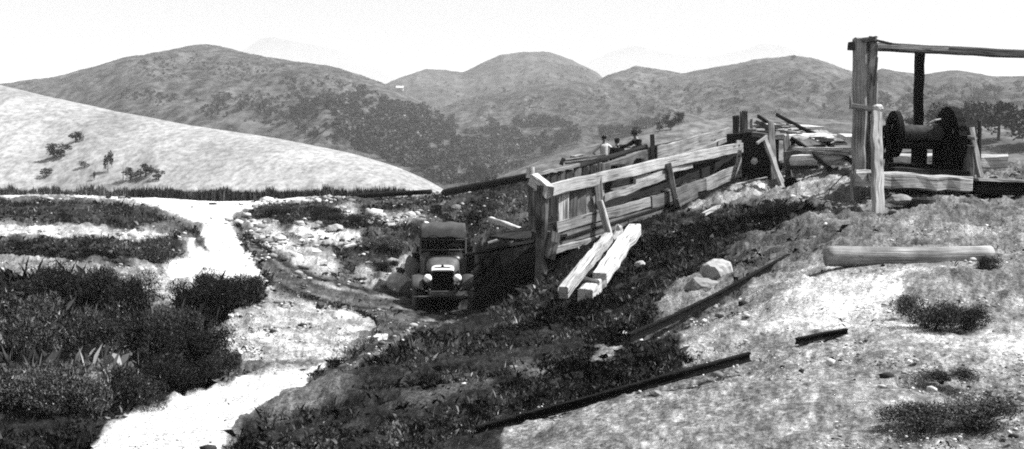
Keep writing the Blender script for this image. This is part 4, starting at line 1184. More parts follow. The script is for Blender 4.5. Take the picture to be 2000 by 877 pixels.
def person(label, loc, rz, shirt, trousers, hat, pose, held=None):
    P = thing('person', label, 'person', loc, 'people behind the chute', rz)
    lean = pose.get('lean', 0.0)
    def L(x, y, z):   # bend the trunk forward above the hips (towards -y)
        if z > .95:
            dz = z - .95; return (x, y - dz * math.sin(lean), .95 + dz * math.cos(lean) + 0 * y)
        return (x, y, z)
    V = [L(0, 0, .95), L(0, 0, 1.15), L(0, 0, 1.35), L(0, 0, 1.48), L(0, -.01, 1.56), L(0, -.02, 1.66), L(0, -.02, 1.74)]
    Rr = [(.16, .11), (.14, .10), (.17, .11), (.10, .075), .055, (.078, .095), (.07, .085)]
    E = [(i, i + 1) for i in range(6)]
    hands = []
    for s, key in ((-1, 'l'), (1, 'r')):
        el, wr = pose[key]
        b = len(V); V += [L(s * .19, 0, 1.43), el, wr]; Rr += [.055, .042, .028]; E += [(3, b), (b, b + 1), (b + 1, b + 2)]
        w = Vector(wr); d = (w - Vector(el)).normalized(); h = len(V)
        V.append(tuple(w + d * .05)); Rr.append(.03); E.append((b + 2, h))
        side = d.cross(Vector((0, 1, 0.2))).normalized()
        for f in range(4):
            o = side * (-.027 + .018 * f); k = len(V); ln = (.06, .07, .065, .05)[f]
            V += [tuple(w + d * .10 + o), tuple(w + d * (.10 + ln) + o + Vector((0, -.015, -.01)))]; Rr += [.0085, .0075]; E += [(h, k), (k, k + 1)]
        k = len(V); V += [tuple(w + d * .04 + side * -.045), tuple(w + d * .085 + side * -.06)]; Rr += [.010, .008]; E += [(h, k), (k, k + 1)]
    for s in (-1, 1):
        b = len(V); V += [(s * .095, 0, .88), (s * .11, -.02, .50), (s * .115, .02, .09), (s * .12, -.13, .04)]; Rr += [.085, .06, .042, (.045, .035)]; E += [(0, b), (b, b + 1), (b + 1, b + 2), (b + 2, b + 3)]
    body = skin_body('body', V, E, Rr, MAT['skin'], P, loc)
    # shirt
    ck = pose.get('coat', 1.0); Vs = V[:4]; Rs = [(.175 * ck, .125), (.165 * ck, .12), (.19 * ck, .13), (.12, .09)]; Es = [(0, 1), (1, 2), (2, 3)]
    for s, key in ((-1, 'l'), (1, 'r')):
        el, wr = pose[key]; b = len(Vs); mid = tuple(Vector(el).lerp(Vector(wr), pose.get('sleeve', .3)))
        Vs += [L(s * .19, 0, 1.43), el, mid]; Rs += [.072 * ck, .058 * ck, .05 * ck]; Es += [(3, b), (b, b + 1), (b + 1, b + 2)]
    skin_body('shirt', Vs, Es, Rs, MAT[shirt], P, loc)
    Vt = [(0, 0, .97), (0, 0, .90)]; Rt = [(.18, .13), (.17, .13)]; Et = [(0, 1)]
    for s in (-1, 1):
        b = len(Vt); Vt += [(s * .10, 0, .82), (s * .11, -.02, .50), (s * .115, .02, .12)]; Rt += [.10, .078, .062]; Et += [(1, b), (b, b + 1), (b + 1, b + 2)]
    skin_body('trousers', Vt, Et, Rt, MAT[trousers], P, loc)
    for s in (-1, 1):
        g = Geo(); box(g, (s * .12, -.05, .05), (.1, .28, .09), bev=.03); mesh_np('boot', [tuple(v) for v in g.v], g.f, MAT['cloth_dark'], P)
    hc = Vector(L(0, -.02, 1.70))
    # face: nose, ears, eyes, mouth
    def bit(nm, off, sz, m):
        g = Geo(); rock(g, hc + Vector(off), sz, 1, 1, .02); mesh_np(nm, [tuple(v) for v in g.v], g.f, MAT[m], P, True)
    bit('nose', (0, -.105, -.02), (.014, .022, .024), 'skin'); bit('mouth', (0, -.092, -.062), (.026, .008, .006), 'cloth_dark')
    for s in (-1, 1):
        bit('ear', (s * .08, 0, -.01), (.012, .02, .032), 'skin'); bit('eye', (s * .032, -.088, .01), (.012, .008, .008), 'cloth_dark')
    g = Geo()
    if hat == 'cap':
        lathe(g, hc + Vector((0, .005, .03)), (0, 0, 1), [(0, .10), (.03, .108), (.07, .095), (.095, .03)], 18); box(g, hc + Vector((0, -.12, .045)), (.13, .08, .012), bev=.004)
    elif hat == 'brim':
        lathe(g, hc + Vector((0, .0, .03)), (0, -.1, 1), [(0, .19), (.008, .19), (.012, .105), (.10, .09), (.115, .04)], 20)
    mesh_np('cap' if hat == 'cap' else 'hat', [tuple(v) for v in g.v], g.f, MAT['cloth_dark'], P, True)
    g = Geo(); lathe(g, hc + Vector((0, .02, -.05)), (0, 0, 1), [(0, .07), (.03, .088), (.09, .092)], 16); mesh_np('hair', [tuple(v) for v in g.v], g.f, MAT['cloth_dark'], P, True)
    return P


def foot(px, py_head, d, hgt):
    p = W(px, py_head, d); return Vector((p.x, p.y, p.z - hgt))


AK = dict(l=((-.43, .03, 1.17), (-.22, -.06, 1.00)), r=((.43, .03, 1.17), (.22, -.06, 1.00)), sleeve=.1)
person('man in a white shirt and dark cap standing with both hands on his hips', foot(1180, 266, 42, 1.80), math.radians(4), 'shirt_white', 'cloth_mid', 'cap', AK)
person('man in a dark coat and cap seen from behind, beside the white shirt', foot(1206, 271, 41, 1.80), math.radians(185), 'cloth_dark', 'cloth_dark', 'cap',
       dict(l=((-.27, .02, 1.17), (-.22, -.12, .95)), r=((.27, .02, 1.17), (.22, -.12, .95)), sleeve=.9, lean=.1, coat=1.3))
person('man in a dark hat leaning forward and swinging a loaded shovel', foot(1252, 256, 40, 1.76), math.radians(-70), 'cloth_dark', 'cloth_dark', 'brim',
       dict(l=((-.25, -.42, 1.22), (-.10, -.72, 1.20)), r=((.25, -.25, 1.15), (.12, -.45, 1.16)), sleeve=.9, lean=.35, coat=1.35))
pc = foot(1252, 256, 40, 1.76)
g = Geo(); a = pc + Vector((-.2, -.1, 1.12)); b = pc + Vector((-.55, -.12, 1.19)); tube(g, [a, b], .02, 8); sh = thing('shovel', 'dark long-handled shovel held out level by the leaning man', 'shovel', a)
g.build('handle', MAT['iron'], sh)
g = Geo(); rock(g, b + Vector((-.14, 0, .0)), (.26, .18, .09), 3, 2, .05); g.build('blade', MAT['iron'], sh)
# ================================================================== plants, stones, far trees
def ground_val(x, y):
    return soil(x, y)


# ---- turf and weeds on the near ground
def blades(name, x, y, z, h, w, alb, lean=.35, mat='leaf'):
    n = len(x); an = RNG.uniform(0, 2 * np.pi, n); la = RNG.uniform(0, 2 * np.pi, n); ll = h * lean * RNG.uniform(.1, 1, n)
    ll = ll * (np.clip(.30 / h, .15, 1) if lean > .5 else 1); dx = np.cos(an) * w / 2; dy = np.sin(an) * w / 2 * .4
    V = np.empty((n, 4, 3))
    V[:, 0] = np.stack([x - dx, y - dy, z], -1); V[:, 1] = np.stack([x + dx, y + dy, z], -1)
    V[:, 2] = np.stack([x + dx * .6 + np.cos(la) * ll * .35, y + dy * .6 + np.sin(la) * ll * .35, z + h * .6], -1)
    V[:, 3] = np.stack([x + np.cos(la) * ll, y + np.sin(la) * ll, z + h * np.sqrt(np.maximum(1 - (ll / h) ** 2, .1))], -1)
    b = np.arange(n)[:, None] * 4
    Fc = np.concatenate([b + np.array([[0, 1, 2]]), b + np.array([[0, 2, 3]])])
    return mesh_np(name, V.reshape(-1, 3), Fc, MAT[mat], attrs={'alb': np.repeat(alb, 4)})


MAT['leaf'] = grey_mat('leaf', 0, 0.3, 3.0, 0.8, 0.0, 2, attr='alb')
MAT['stone_stuff'] = grey_mat('loose_stone', 0, 0.3, 14.0, 0.95, 0.5, 4, attr='alb')


def sample_ground(n, a0=-.60, a1=.60, y0=3.6, y1=60):
    a = RNG.uniform(a0, a1, n); y = np.exp(RNG.uniform(math.log(y0), math.log(y1), n)); x = a * (y + 4)
    return x, y


x, y = sample_ground(1500000)
sv0 = soil(x, y); px_ = x / y * 2144; cl = fbm(px_ / 40, np.log(y) * 22, 51, 4)
prob = np.clip((.25 - sv0) / .12, 0, 1) * np.clip(.9 + 1.0 * cl, .25, 1) + .13 * np.clip((.55 - sv0) / .3, 0, 1) * np.clip(.1 + 2.2 * cl, 0, 1) + .012
# coal slack and bare track stay bare
PX, PY = proj(x, y, zg(x, y))
pit = poly_sd(PX, PY, [(800, 580), (925, 480), (960, 455), (1040, 455), (1060, 430), (1180, 400), (1450, 320), (1460, 350), (1330, 418), (1200, 478), (1060, 560), (945, 615), (860, 620), (700, 590), (540, 560), (480, 480), (560, 500), (700, 560)]) < 0
RL = [[(1540, 512), (1400, 590), (1300, 640), (1228, 672), (1222, 690), (1300, 655), (1400, 610), (1540, 530)], [(1463, 706), (1330, 742), (1160, 790), (1012, 830), (930, 852), (930, 880), (1163, 812), (1330, 764), (1463, 724)]]
RAMP = [(1270, 640), (1290, 590), (1340, 550), (1410, 512), (1480, 472), (1560, 428), (1600, 425), (1650, 470), (1545, 515), (1400, 595), (1240, 685)]
prob = np.where(poly_sd(PX, PY, RAMP) < 0, prob * .06, prob)
prob = np.where((PX > 1560) & (PY < 495) & (PY > 380), prob * .35, prob)
for R_ in RL: prob = np.where(poly_sd(PX, PY, R_) < 3, prob * .12, prob)
prob = np.where(pit | (poly_sd(PX, PY, TRACKZ) < -2), prob * .02, prob)
prob = np.where(y > 30, prob * .6, prob)
k = RNG.uniform(0, 1, len(x)) < prob; x = x[k]; y = y[k]; sv0 = sv0[k]; cl = cl[k]; PX = PX[k]; PY = PY[k]
tall = (PX < 525) & (PY > 548) & (sv0 < .1) & (RNG.random(len(x)) < .02) & (y > 10.5)
z = zg(x, y) - .02
hgt = (.035 + .06 * RNG.random(len(x)) + .12 * np.clip(cl + .1, 0, 1) ** 1.3 + .10 * (RNG.random(len(x)) < .03)) * np.clip(y / 12, .6, 1.8) * .8
left = (PX < 520) & (PY > 535)
hgt = np.where(left, hgt * 1.3, hgt)
hgt = np.where(sv0 > .2, hgt * .5, hgt)
hgt = np.where(tall, RNG.uniform(.15, .50, len(x)) * np.clip(y / 15, .4, 1.2), hgt)
hgt = np.where((PX > 780) & (PX < 960) & (PY > 590) & (PY < 655), hgt * .35, hgt)
slim = np.where(tall, .6, .85)
wd_ = slim * np.maximum(.004, y / 1098 * .62) * RNG.uniform(.6, 1.5, len(x))
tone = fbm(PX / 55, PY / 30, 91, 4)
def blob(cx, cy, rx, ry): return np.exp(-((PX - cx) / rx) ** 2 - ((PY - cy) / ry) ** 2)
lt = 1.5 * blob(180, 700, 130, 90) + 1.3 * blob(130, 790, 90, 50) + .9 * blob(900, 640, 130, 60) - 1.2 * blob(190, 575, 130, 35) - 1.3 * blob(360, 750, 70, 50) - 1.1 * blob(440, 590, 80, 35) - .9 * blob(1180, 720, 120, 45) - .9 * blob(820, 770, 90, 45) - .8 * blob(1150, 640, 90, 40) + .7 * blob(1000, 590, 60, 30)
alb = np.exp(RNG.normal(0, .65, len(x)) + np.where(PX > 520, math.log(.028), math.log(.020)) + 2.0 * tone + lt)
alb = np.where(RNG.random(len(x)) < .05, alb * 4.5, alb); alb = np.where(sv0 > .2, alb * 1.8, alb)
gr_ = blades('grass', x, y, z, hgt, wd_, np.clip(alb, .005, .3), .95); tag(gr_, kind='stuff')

# ---- verge beyond the road
n = 26000; pxv = RNG.uniform(-350, 850, n); d = RNG.uniform(52.5, 60, n)
xv = (pxv - 1000) / F * d; zz = zg(xv, d) - .05
env = .12 + 1.0 * np.clip(fbm(pxv / 22, d / 3, 8, 4) + .35, 0, 1.5)
zr = W(0, 377, 1).z * d
hv = np.clip(zr - zz, -.2, 1.2) + RNG.uniform(.12, .52, n) * env
hv = np.maximum(hv, .05); tv = np.clip((845 - pxv) / 60, 0, 1); hv = hv * (.3 + .7 * tv)
av = np.where(pxv < 250, .05, .022) * np.exp(RNG.normal(0, .7, n)); av = np.where(RNG.random(n) < .12, av * 3.5, av)
vg = blades('verge_grass', xv, d, zz, hv, RNG.uniform(.03, .09, n), np.clip(av, .005, .25), .2); tag(vg, kind='stuff')

# ---- loose stones and clods
x, y = sample_ground(170000, y1=50)
sv0 = soil(x, y); PX, PY = proj(x, y, zg(x, y)); cl = fbm(PX / 35, PY / 18, 61, 4)
prob = np.clip((sv0 - .05) / .25, .015, 1) * np.clip(.18 + 1.2 * cl, .01, 1) * np.where(sv0 > .72, .25, 1) * np.where((PX > 410) & (PX < 760) & (PY > 590) & (PY < 725), 2.2, 1)
pit2 = poly_sd(PX, PY, [(930, 600), (925, 480), (960, 455), (1040, 455), (1060, 430), (1180, 400), (1450, 320), (1460, 350), (1330, 418), (1200, 478), (1060, 560), (945, 615)]) < 0
prob = np.where(pit2, 0, prob)
bank = (PX > 480) & (PX < 1040) & (PY < 560) & (PY > 370)
prob = np.where(bank & ~pit2, prob * 2 + .08, prob)
prob = np.where(poly_sd(PX, PY, RAMP) < 0, prob * .1, prob); prob = np.where((PX > 1560) & (PY < 495), prob * .4, prob)
k = RNG.uniform(0, 1, len(x)) < prob * .62; x = x[k]; y = y[k]; sv0 = sv0[k]; bank = bank[k]
n = len(x); s = y / 1098 * np.exp(RNG.normal(-.2, .6, n)) * np.where(bank, 1.5, 1.0); s = np.clip(s, .006, .35)
bm = bmesh.new(); bmesh.ops.create_icosphere(bm, subdivisions=1, radius=1)
bv = np.array([v.co[:] for v in bm.verts]); bf = np.array([[v.index for v in f.verts] for f in bm.faces]); bm.free()
m = len(bv); V = bv[None] * (1 + RNG.normal(0, .16, (n, m, 1))) * np.stack([RNG.uniform(.8, 1.7, n), RNG.uniform(.8, 1.3, n), RNG.uniform(.4, .8, n)], -1)[:, None]
V *= s[:, None, None]; an = RNG.uniform(0, 6.28, n); c, sn = np.cos(an), np.sin(an)
V = np.stack([V[..., 0] * c[:, None] - V[..., 1] * sn[:, None], V[..., 0] * sn[:, None] + V[..., 1] * c[:, None], V[..., 2]], -1)
V += np.stack([x, y, zg(x, y) + s * .25], -1)[:, None]
Fc = (bf[None] + (np.arange(n) * m)[:, None, None]).reshape(-1, 3)
al = np.clip(np.exp(RNG.normal(math.log(.26), .55, n)), .03, .6); al = np.where(RNG.random(n) < .25, .03, al * 1.15)
st = mesh_np('rubble', V.reshape(-1, 3), Fc, MAT['stone_stuff'], attrs={'alb': np.repeat(al, m)}); tag(st, kind='stuff')

# ---- shrubs
MAT['shrub_leaf'] = grey_mat('shrub_leaf', 0, 0.25, 3, .8, 0, 2, attr='alb')


def shrub_mesh(seed, n=7000, leaf=.024, lobes=7, up=.5, tone=.03):
    r = np.random.default_rng(seed)
    cen = np.stack([r.uniform(-.55, .55, lobes), r.uniform(-.45, .45, lobes), r.uniform(.3, .72, lobes)], -1); rad = r.uniform(.22, .42, lobes)
    q = r.integers(0, lobes, n); d = r.normal(0, 1, (n, 3)); d /= np.linalg.norm(d, axis=1)[:, None]
    p = cen[q] + d * rad[q, None] * (r.random((n, 1)) ** .45); p[:, 2] = np.abs(p[:, 2])
    ax = r.normal(0, 1, (n, 3)); ax[:, 2] += up * 2; ax /= np.linalg.norm(ax, axis=1)[:, None]
    sd = np.cross(ax, r.normal(0, 1, (n, 3))); sd /= np.linalg.norm(sd, axis=1)[:, None]
    L = leaf * r.uniform(.7, 1.9, n)[:, None]; w = leaf * .42 * r.uniform(.6, 1.3, n)[:, None]
    V = np.stack([p - sd * w, p + sd * w, p + ax * L * 2], 1)
    al = np.exp(r.normal(math.log(tone), .5, n)); al = np.where(r.random(n) < .07, al * 4, al)
    return V.reshape(-1, 3), np.arange(n * 3).reshape(n, 3), np.repeat(np.clip(al, .006, .3), 3)


SHR = []
for sd in range(4):
    V, Fc, al = shrub_mesh(sd + 1, tone=(.022, .03, .045, .012)[sd])
    o = mesh_np('foliage', V, Fc, MAT['shrub_leaf'], attrs={'alb': al}); me1 = o.data; bpy.data.objects.remove(o)
    g = Geo()
    for q in range(6):
        an = random.uniform(0, 6.28); tube(g, [(0.04 * math.cos(an), .04 * math.sin(an), -.06), (.16 * math.cos(an), .16 * math.sin(an), .28), (.35 * math.cos(an), .3 * math.sin(an), .62)], [.02, .014, .006], 5)
    o = mesh_np('stem', [tuple(v) for v in g.v], g.f, MAT['wood_dark'], gc=g.g); me2 = o.data; bpy.data.objects.remove(o)
    SHR.append((me1, me2))


def shrub(px, py, hpx, wpx, label, k, group=None, name='shrub', rz=None):
    p = GP(px, py); sc = p.y / F; h = hpx * sc * 1.15; w = wpx * sc / 1.5
    t = thing(name, label, 'shrub', p - Vector((0, 0, .02)), group, rz if rz is not None else random.uniform(0, 6.28)); t.scale = (w, w, h)
    for me, nm in zip(SHR[k % 4], ('foliage', 'stem')):
        c = bpy.data.objects.new(nm, me); COL.objects.link(c); c.parent = t
    return t


GL_ = 'dark scrub in the gully at the left'
for i, (px, py, h, w, lb) in enumerate([
    (40, 600, 75, 150, 'dark shrub at the far left, rearmost in the gully scrub'), (130, 604, 72, 150, 'tall dark shrub below the pale grass strip, second from the far left'),
    (215, 606, 92, 140, 'tallest blackish shrub with ragged top in the gully'), (268, 640, 78, 120, 'dark shrub right of the tallest one in the gully'),
    (345, 655, 50, 100, 'dark shrub in front of the pale sandy spit'), (395, 618, 66, 110, 'black shrub in the middle of the right-hand clump by the pale road'),
    (445, 600, 56, 110, 'black shrub near the right end of the clump by the pale road'), (492, 582, 38, 80, 'small black shrub at the very right end of the clump by the road'),
    (90, 700, 110, 180, 'broad grey-flecked shrub in the middle of the left edge'), (200, 700, 105, 180, 'broad dark shrub in the middle of the gully'),
    (310, 715, 100, 170, 'broad dark shrub facing the white mound'), (400, 722, 80, 120, 'dark shrub at the right edge of the gully beside the white mound'),
    (440, 735, 45, 70, 'small dark shrub tip nearest the lower pale road'), (20, 815, 110, 200, 'grey-flecked shrub at the bottom left corner'),
    (140, 812, 100, 200, 'flecked shrub along the bottom edge, second from the corner'), (255, 795, 80, 170, 'dark shrub at the bottom beside the lower pale road'),
    (345, 765, 60, 130, 'low dark shrub on the bank of the lower pale road')]):
    shrub(px + random.uniform(-10, 10), py + random.uniform(-9, 9), h * random.uniform(.85, 1.2), w * random.uniform(.75, 1.15), lb, (0, 3, 0, 3, 1, 3, 3, 0, 2, 1, 0, 3, 1, 2, 2, 0, 3)[i], GL_)
for i, (px, py, h, w, lb) in enumerate([
    (1815, 645, 58, 170, 'dark low bush on the pale right slope below the level log'), (1765, 610, 35, 60, 'small bush tip left of the dark low bush on the pale slope'),
    (1885, 640, 40, 110, 'thin dark weed patch right of the low bush on the pale slope'), (1840, 742, 30, 130, 'flat dark weeds on the right slope below the low bush'),
    (1800, 834, 45, 180, 'dark weedy bush at the bottom near the right-hand corner'), (1900, 832, 58, 210, 'larger dark weedy bush in the right-hand bottom corner'),
    (1535, 432, 34, 70, 'dark bush above the grey ramp on the upper slope'), (1480, 425, 28, 60, 'dark bush on the slope left of the grey ramp'),
    (1932, 545, 45, 50, 'dark twiggy bush against the far end of the level log'),
    (315, 515, 52, 80, 'dark round bush on the pale flat between the road and the gully'), (630, 428, 22, 90, 'dark bush on the middle of the rocky bank'), (690, 438, 24, 110, 'wide dark bush on the rocky bank above the flat rock'),
    (545, 418, 18, 100, 'dark bush at the road end of the rocky bank'), (770, 490, 24, 110, 'dark bush in the hollow left of the truck roof'), (750, 530, 20, 60, 'dark bush at the wheel track left of the truck')]):
    shrub(px, py, h, w, lb, i + 1)

# ---- trees on the hills
MAT['tree_leaf'] = grey_mat('tree_leaf', 0.038, 0.45, .6, .9, 0, 3, rnd=True)
MAT['wood_leaf'] = grey_mat('woodland_leaf', 0, 0.45, .6, .9, 0, 3, attr='alb')
MAT['bark'] = grey_mat('bark', 0.10, 0.3, 3, .95, 0, 3)
MAT['dead_wood'] = grey_mat('dead_wood', 0.45, 0.2, 3, .95, 0, 3)


def crown(seed, n, leaf, lobes=6, squash=.8):
    r = np.random.default_rng(seed)
    cen = np.stack([r.uniform(-.24, .24, lobes), r.uniform(-.24, .24, lobes), r.uniform(.28, .82, lobes)], -1); rad = r.uniform(.14, .26, lobes)
    q = r.integers(0, lobes, n); d = r.normal(0, 1, (n, 3)); d /= np.linalg.norm(d, axis=1)[:, None]
    p = cen[q] + d * rad[q, None] * r.random((n, 1)) ** .4
    a = r.normal(0, 1, (n, 3)); a /= np.linalg.norm(a, axis=1)[:, None]; b = np.cross(a, r.normal(0, 1, (n, 3))); b /= np.linalg.norm(b, axis=1)[:, None]
    L = leaf * r.uniform(.6, 1.5, n)[:, None]
    V = np.stack([p - a * L - b * L * .6, p + a * L - b * L * .6, p + a * L * .7 + b * L * .8, p - a * L * .7 + b * L * .8], 1)
    return V.reshape(-1, 3), np.arange(n * 4).reshape(n, 4)


def trunk_geo(dead=False, seed=0):
    random.seed(100 + seed); g = Geo(); lx = random.uniform(-.05, .05)
    tube(g, [(0, 0, -.05), (lx * .5, 0, .3), (lx, .01, .62 if not dead else .98)], [.035, .026, .012] if not dead else [.03, .024, .008], 6)
    for q in range(4):
        an = random.uniform(0, 6.28); z0 = random.uniform(.32, .6) if not dead else random.uniform(.4, .8); ln = random.uniform(.15, .28)
        tube(g, [(lx * .7, 0, z0), (lx + ln * .6 * math.cos(an), ln * .6 * math.sin(an), z0 + .10), (lx + ln * math.cos(an), ln * math.sin(an), z0 + .22)], [.014, .01, .004], 5)
    return g


TREES = []
for sd in range(7):
    V, Fc = crown(sd + 21, 330, .040)
    g = trunk_geo(seed=sd); nb = len(V)
    me = bpy.data.meshes.new('tree'); me.from_pydata([tuple(v) for v in V] + g.v, [], [tuple(int(i) for i in f) for f in Fc] + [tuple(i + nb for i in f) for f in g.f])
    me.materials.append(MAT['tree_leaf']); me.materials.append(MAT['bark'])
    me.polygons.foreach_set('material_index', np.array([0] * len(Fc) + [1] * len(g.f), np.int32)); TREES.append(me)
DEAD = []
for sd in range(3):
    g = trunk_geo(True, sd + 5); me = bpy.data.meshes.new('dead_tree'); me.from_pydata(g.v, [], g.f); me.materials.append(MAT['dead_wood']); DEAD.append(me)
random.seed(42)


def inpoly(px, py, P):
    return poly_sd(np.array([float(px)]), np.array([float(py)]), P)[0] < 0


def far_tree(px, py, hpx, label, group, dead=False, wide=1.0, k=None):
    p = FAR(px, py)
    if p is None: return None
    h = hpx * p.y / F
    me = (DEAD if dead else TREES)[(k if k is not None else random.randrange(99)) % (3 if dead else 7)]
    o = bpy.data.objects.new('dead_tree' if dead else 'tree', me); COL.objects.link(o)
    o.location = p; w = h * wide * random.uniform(.9, 1.3); o.scale = (w, w, h); o.rotation_euler = (0, 0, random.uniform(0, 6.28))
    return tag(o, label, 'tree', group)


def zone(P, n, h0, h1, label, group, wide=1.3, dead=False):
    xs = [p[0] for p in P]; ys = [p[1] for p in P]; c = 0; tries = 0
    while c < n and tries < n * 30:
        tries += 1; px = random.uniform(min(xs), max(xs)); py = random.uniform(min(ys), max(ys))
        if inpoly(px, py, P) and far_tree(px, py, random.uniform(h0, h1), label, group, dead, wide): c += 1


VAL_ = [(560, 215), (590, 262), (720, 302), (800, 330), (850, 352), (960, 350), (1040, 312), (1130, 268), (1130, 240), (1010, 232), (920, 262), (830, 215), (760, 200), (690, 170), (640, 180)]
LOW_ = [(820, 335), (850, 362), (960, 358), (985, 335), (960, 300), (900, 305), (840, 310)]
zone(VAL_, 110, 13, 26, 'dark tree in the wooded valley between the pale hill and the central hill', 'trees in the wooded valley')
zone(LOW_, 26, 20, 34, 'dark bushy tree in the valley bottom just past the end of the pale hill', 'trees in the valley bottom')
zone([(220, 180), (450, 165), (640, 160), (760, 195), (700, 240), (560, 240), (420, 225), (260, 205)], 38, 8, 19, 'small tree on the slope of the big hill behind the pale hill', 'trees on the big hill')
zone([(880, 150), (1180, 165), (1180, 225), (930, 240), (850, 200)], 18, 7, 13, 'tiny tree scattered over the central grassy hills', 'trees on the central hills')
zone([(1200, 160), (1640, 150), (1650, 225), (1360, 228), (1250, 225)], 34, 7, 14, 'small tree dotted over the broad hill behind the chute head', 'trees on the broad hill')
zone([(1170, 262), (1250, 244), (1335, 233), (1335, 248), (1270, 262), (1190, 280)], 22, 16, 26, 'dark bushy tree on the shoulder behind the three men', 'trees on the shoulder')
zone([(1020, 295), (1130, 270), (1150, 290), (1040, 318)], 5, 18, 28, 'dark tree on the grassy slope left of the three men', 'trees on the grassy slope')
zone([(1730, 200), (1950, 185), (1980, 240), (1730, 240)], 24, 14, 26, 'scrubby tree on the dim hill seen through the winch frame', 'trees behind the winch')
for px, py, h, lb in ((148, 278, 26, 'dark round tree highest on the pale hill at the left'), (106, 308, 30, 'dark tree near the left edge of the pale hill'), (125, 306, 26, 'pointed tree just right of the one at the left edge of the pale hill'),
                      (211, 338, 48, 'tall narrow dark tree on the pale hill'), (165, 328, 14, 'small bush-like tree below the pointed one on the pale hill'), (90, 345, 18, 'low tree in the left bottom of the pale hill'),
                      (255, 352, 30, 'grey spreading tree left of the pale dead trunk'), (185, 352, 22, 'low grey tree at the foot of the narrow dark tree'), (285, 346, 32, 'grey spreading tree right of the pale dead trunk'), (310, 352, 22, 'smaller grey tree at the right end of the pale hill clump'),
                      (437, 205, 26, 'solitary dark tree in the middle of the big hill'), (510, 222, 24, 'dark tree at the edge of the big hill above the pale one'), (485, 200, 16, 'lone small tree right of the solitary dark one on the big hill'),
                      (1443, 205, 18, 'solitary tree in the middle of the broad hill'), (1551, 116, 10, 'single tree on the very summit of the broad hill'), (1275, 218, 14, 'lone tree above the shoulder behind the three men')):
    far_tree(px, py, h, lb, None, False, .45 if 'narrow' in lb else 1.5)
for px, py, h, lb in ((240, 358, 42, 'pale dead trunk standing among grey trees on the pale hill'), (965, 340, 28, 'pale dead trunk in the valley bottom'), (980, 300, 24, 'thin pale dead trunk above the valley bottom'),
                      (1008, 305, 20, 'thin dead trunk at the edge of the grassy slope')):
    far_tree(px, py, h, lb, None, True, .8)
zone([(1820, 170), (1940, 165), (1940, 205), (1820, 205)], 9, 18, 34, 'tall pale dead trunk on the dim hill behind the gear wheel', 'dead trunks behind the winch', .9, True)
zone([(1730, 190), (1780, 190), (1780, 205), (1730, 205)], 3, 12, 18, 'short pale dead trunk on the dim hill behind the headframe', 'dead trunks behind the headframe', .9, True)


# nearer trees behind the winch, with trunk and crown as parts
def near_tree(px, py, hpx, label, k, wide=1.5):
    p = FAR(px, py); h = hpx * p.y / F; t = thing('tree', label, 'tree', p); t.scale = (h * wide, h * wide, h)
    V, Fc = crown(300 + k, 1500, .026, 9); mesh_np('crown', V, Fc, MAT['tree_leaf'], t)
    g = trunk_geo(seed=40 + k); mesh_np('trunk', [tuple(v) for v in g.v], g.f, MAT['bark'], t)


near_tree(1905, 268, 84, 'large dark spreading tree behind the gear wheel of the winch', 1, 1.2)
near_tree(1950, 275, 84, 'dark tree at the edge of the picture behind the winch bed', 2, 1.2)
near_tree(1845, 262, 62, 'dark tree hidden behind the upper rim of the gear wheel', 3)
near_tree(1778, 248, 22, 'small dark bush-like tree between the flange wheel and the black post', 4, 1.7)
near_tree(2010, 285, 95, 'dark tree beyond the outer end of the top beam', 5)

# woodland filling the valley and the lower slopes: one mass
allA = []; allV = []; allF = []; nb = 0
CR = [crown(500 + i, 60, .075) for i in range(6)]
rs_ = random.Random(5); ZN = [(VAL_, 1500, 8, 18), (LOW_, 90, 12, 22), ([(200, 175), (450, 190), (640, 150), (760, 190), (700, 250), (560, 250), (260, 210)], 420, 3, 9), ([(1100, 180), (1640, 150), (1650, 225), (1250, 225)], 330, 2.5, 6),
      ([(860, 150), (1150, 130), (1180, 225), (930, 240)], 160, 2.5, 6), ([(1700, 170), (2100, 160), (2100, 260), (1700, 240)], 240, 5, 13), ([(250, 120), (380, 100), (560, 130), (500, 160), (280, 150)], 220, 2.5, 6)]
for P, n, h0, h1 in ZN:
    xs = [p[0] for p in P]; ys = [p[1] for p in P]; c = 0; tr0 = 0
    while c < n and tr0 < 8000:
        tr0 += 1; px = rs_.uniform(min(xs), max(xs)); py = rs_.uniform(min(ys), max(ys))
        if not inpoly(px, py, P): continue
        if float(fbm(px / 45, py / 22, 71, 3)) < -.12 + .1 * rs_.random(): continue
        p = FAR(px, py)
        if p is None: continue
        h = rs_.uniform(h0, h1) * p.y / F; V, Fc = CR[c % 6]
        allV.append(V * np.array([h * 1.6, h * 1.6, h * 1.1]) + np.array(p) - np.array([0, 0, h * .25])); allF.append(Fc + nb); nb += len(V); c += 1; allA.append(np.full(len(V), .042 * math.exp(rs_.gauss(0, .5))))
wl = mesh_np('woodland', np.concatenate(allV), np.concatenate(allF), MAT['wood_leaf'], attrs={'alb': np.concatenate(allA)}); tag(wl, kind='stuff')


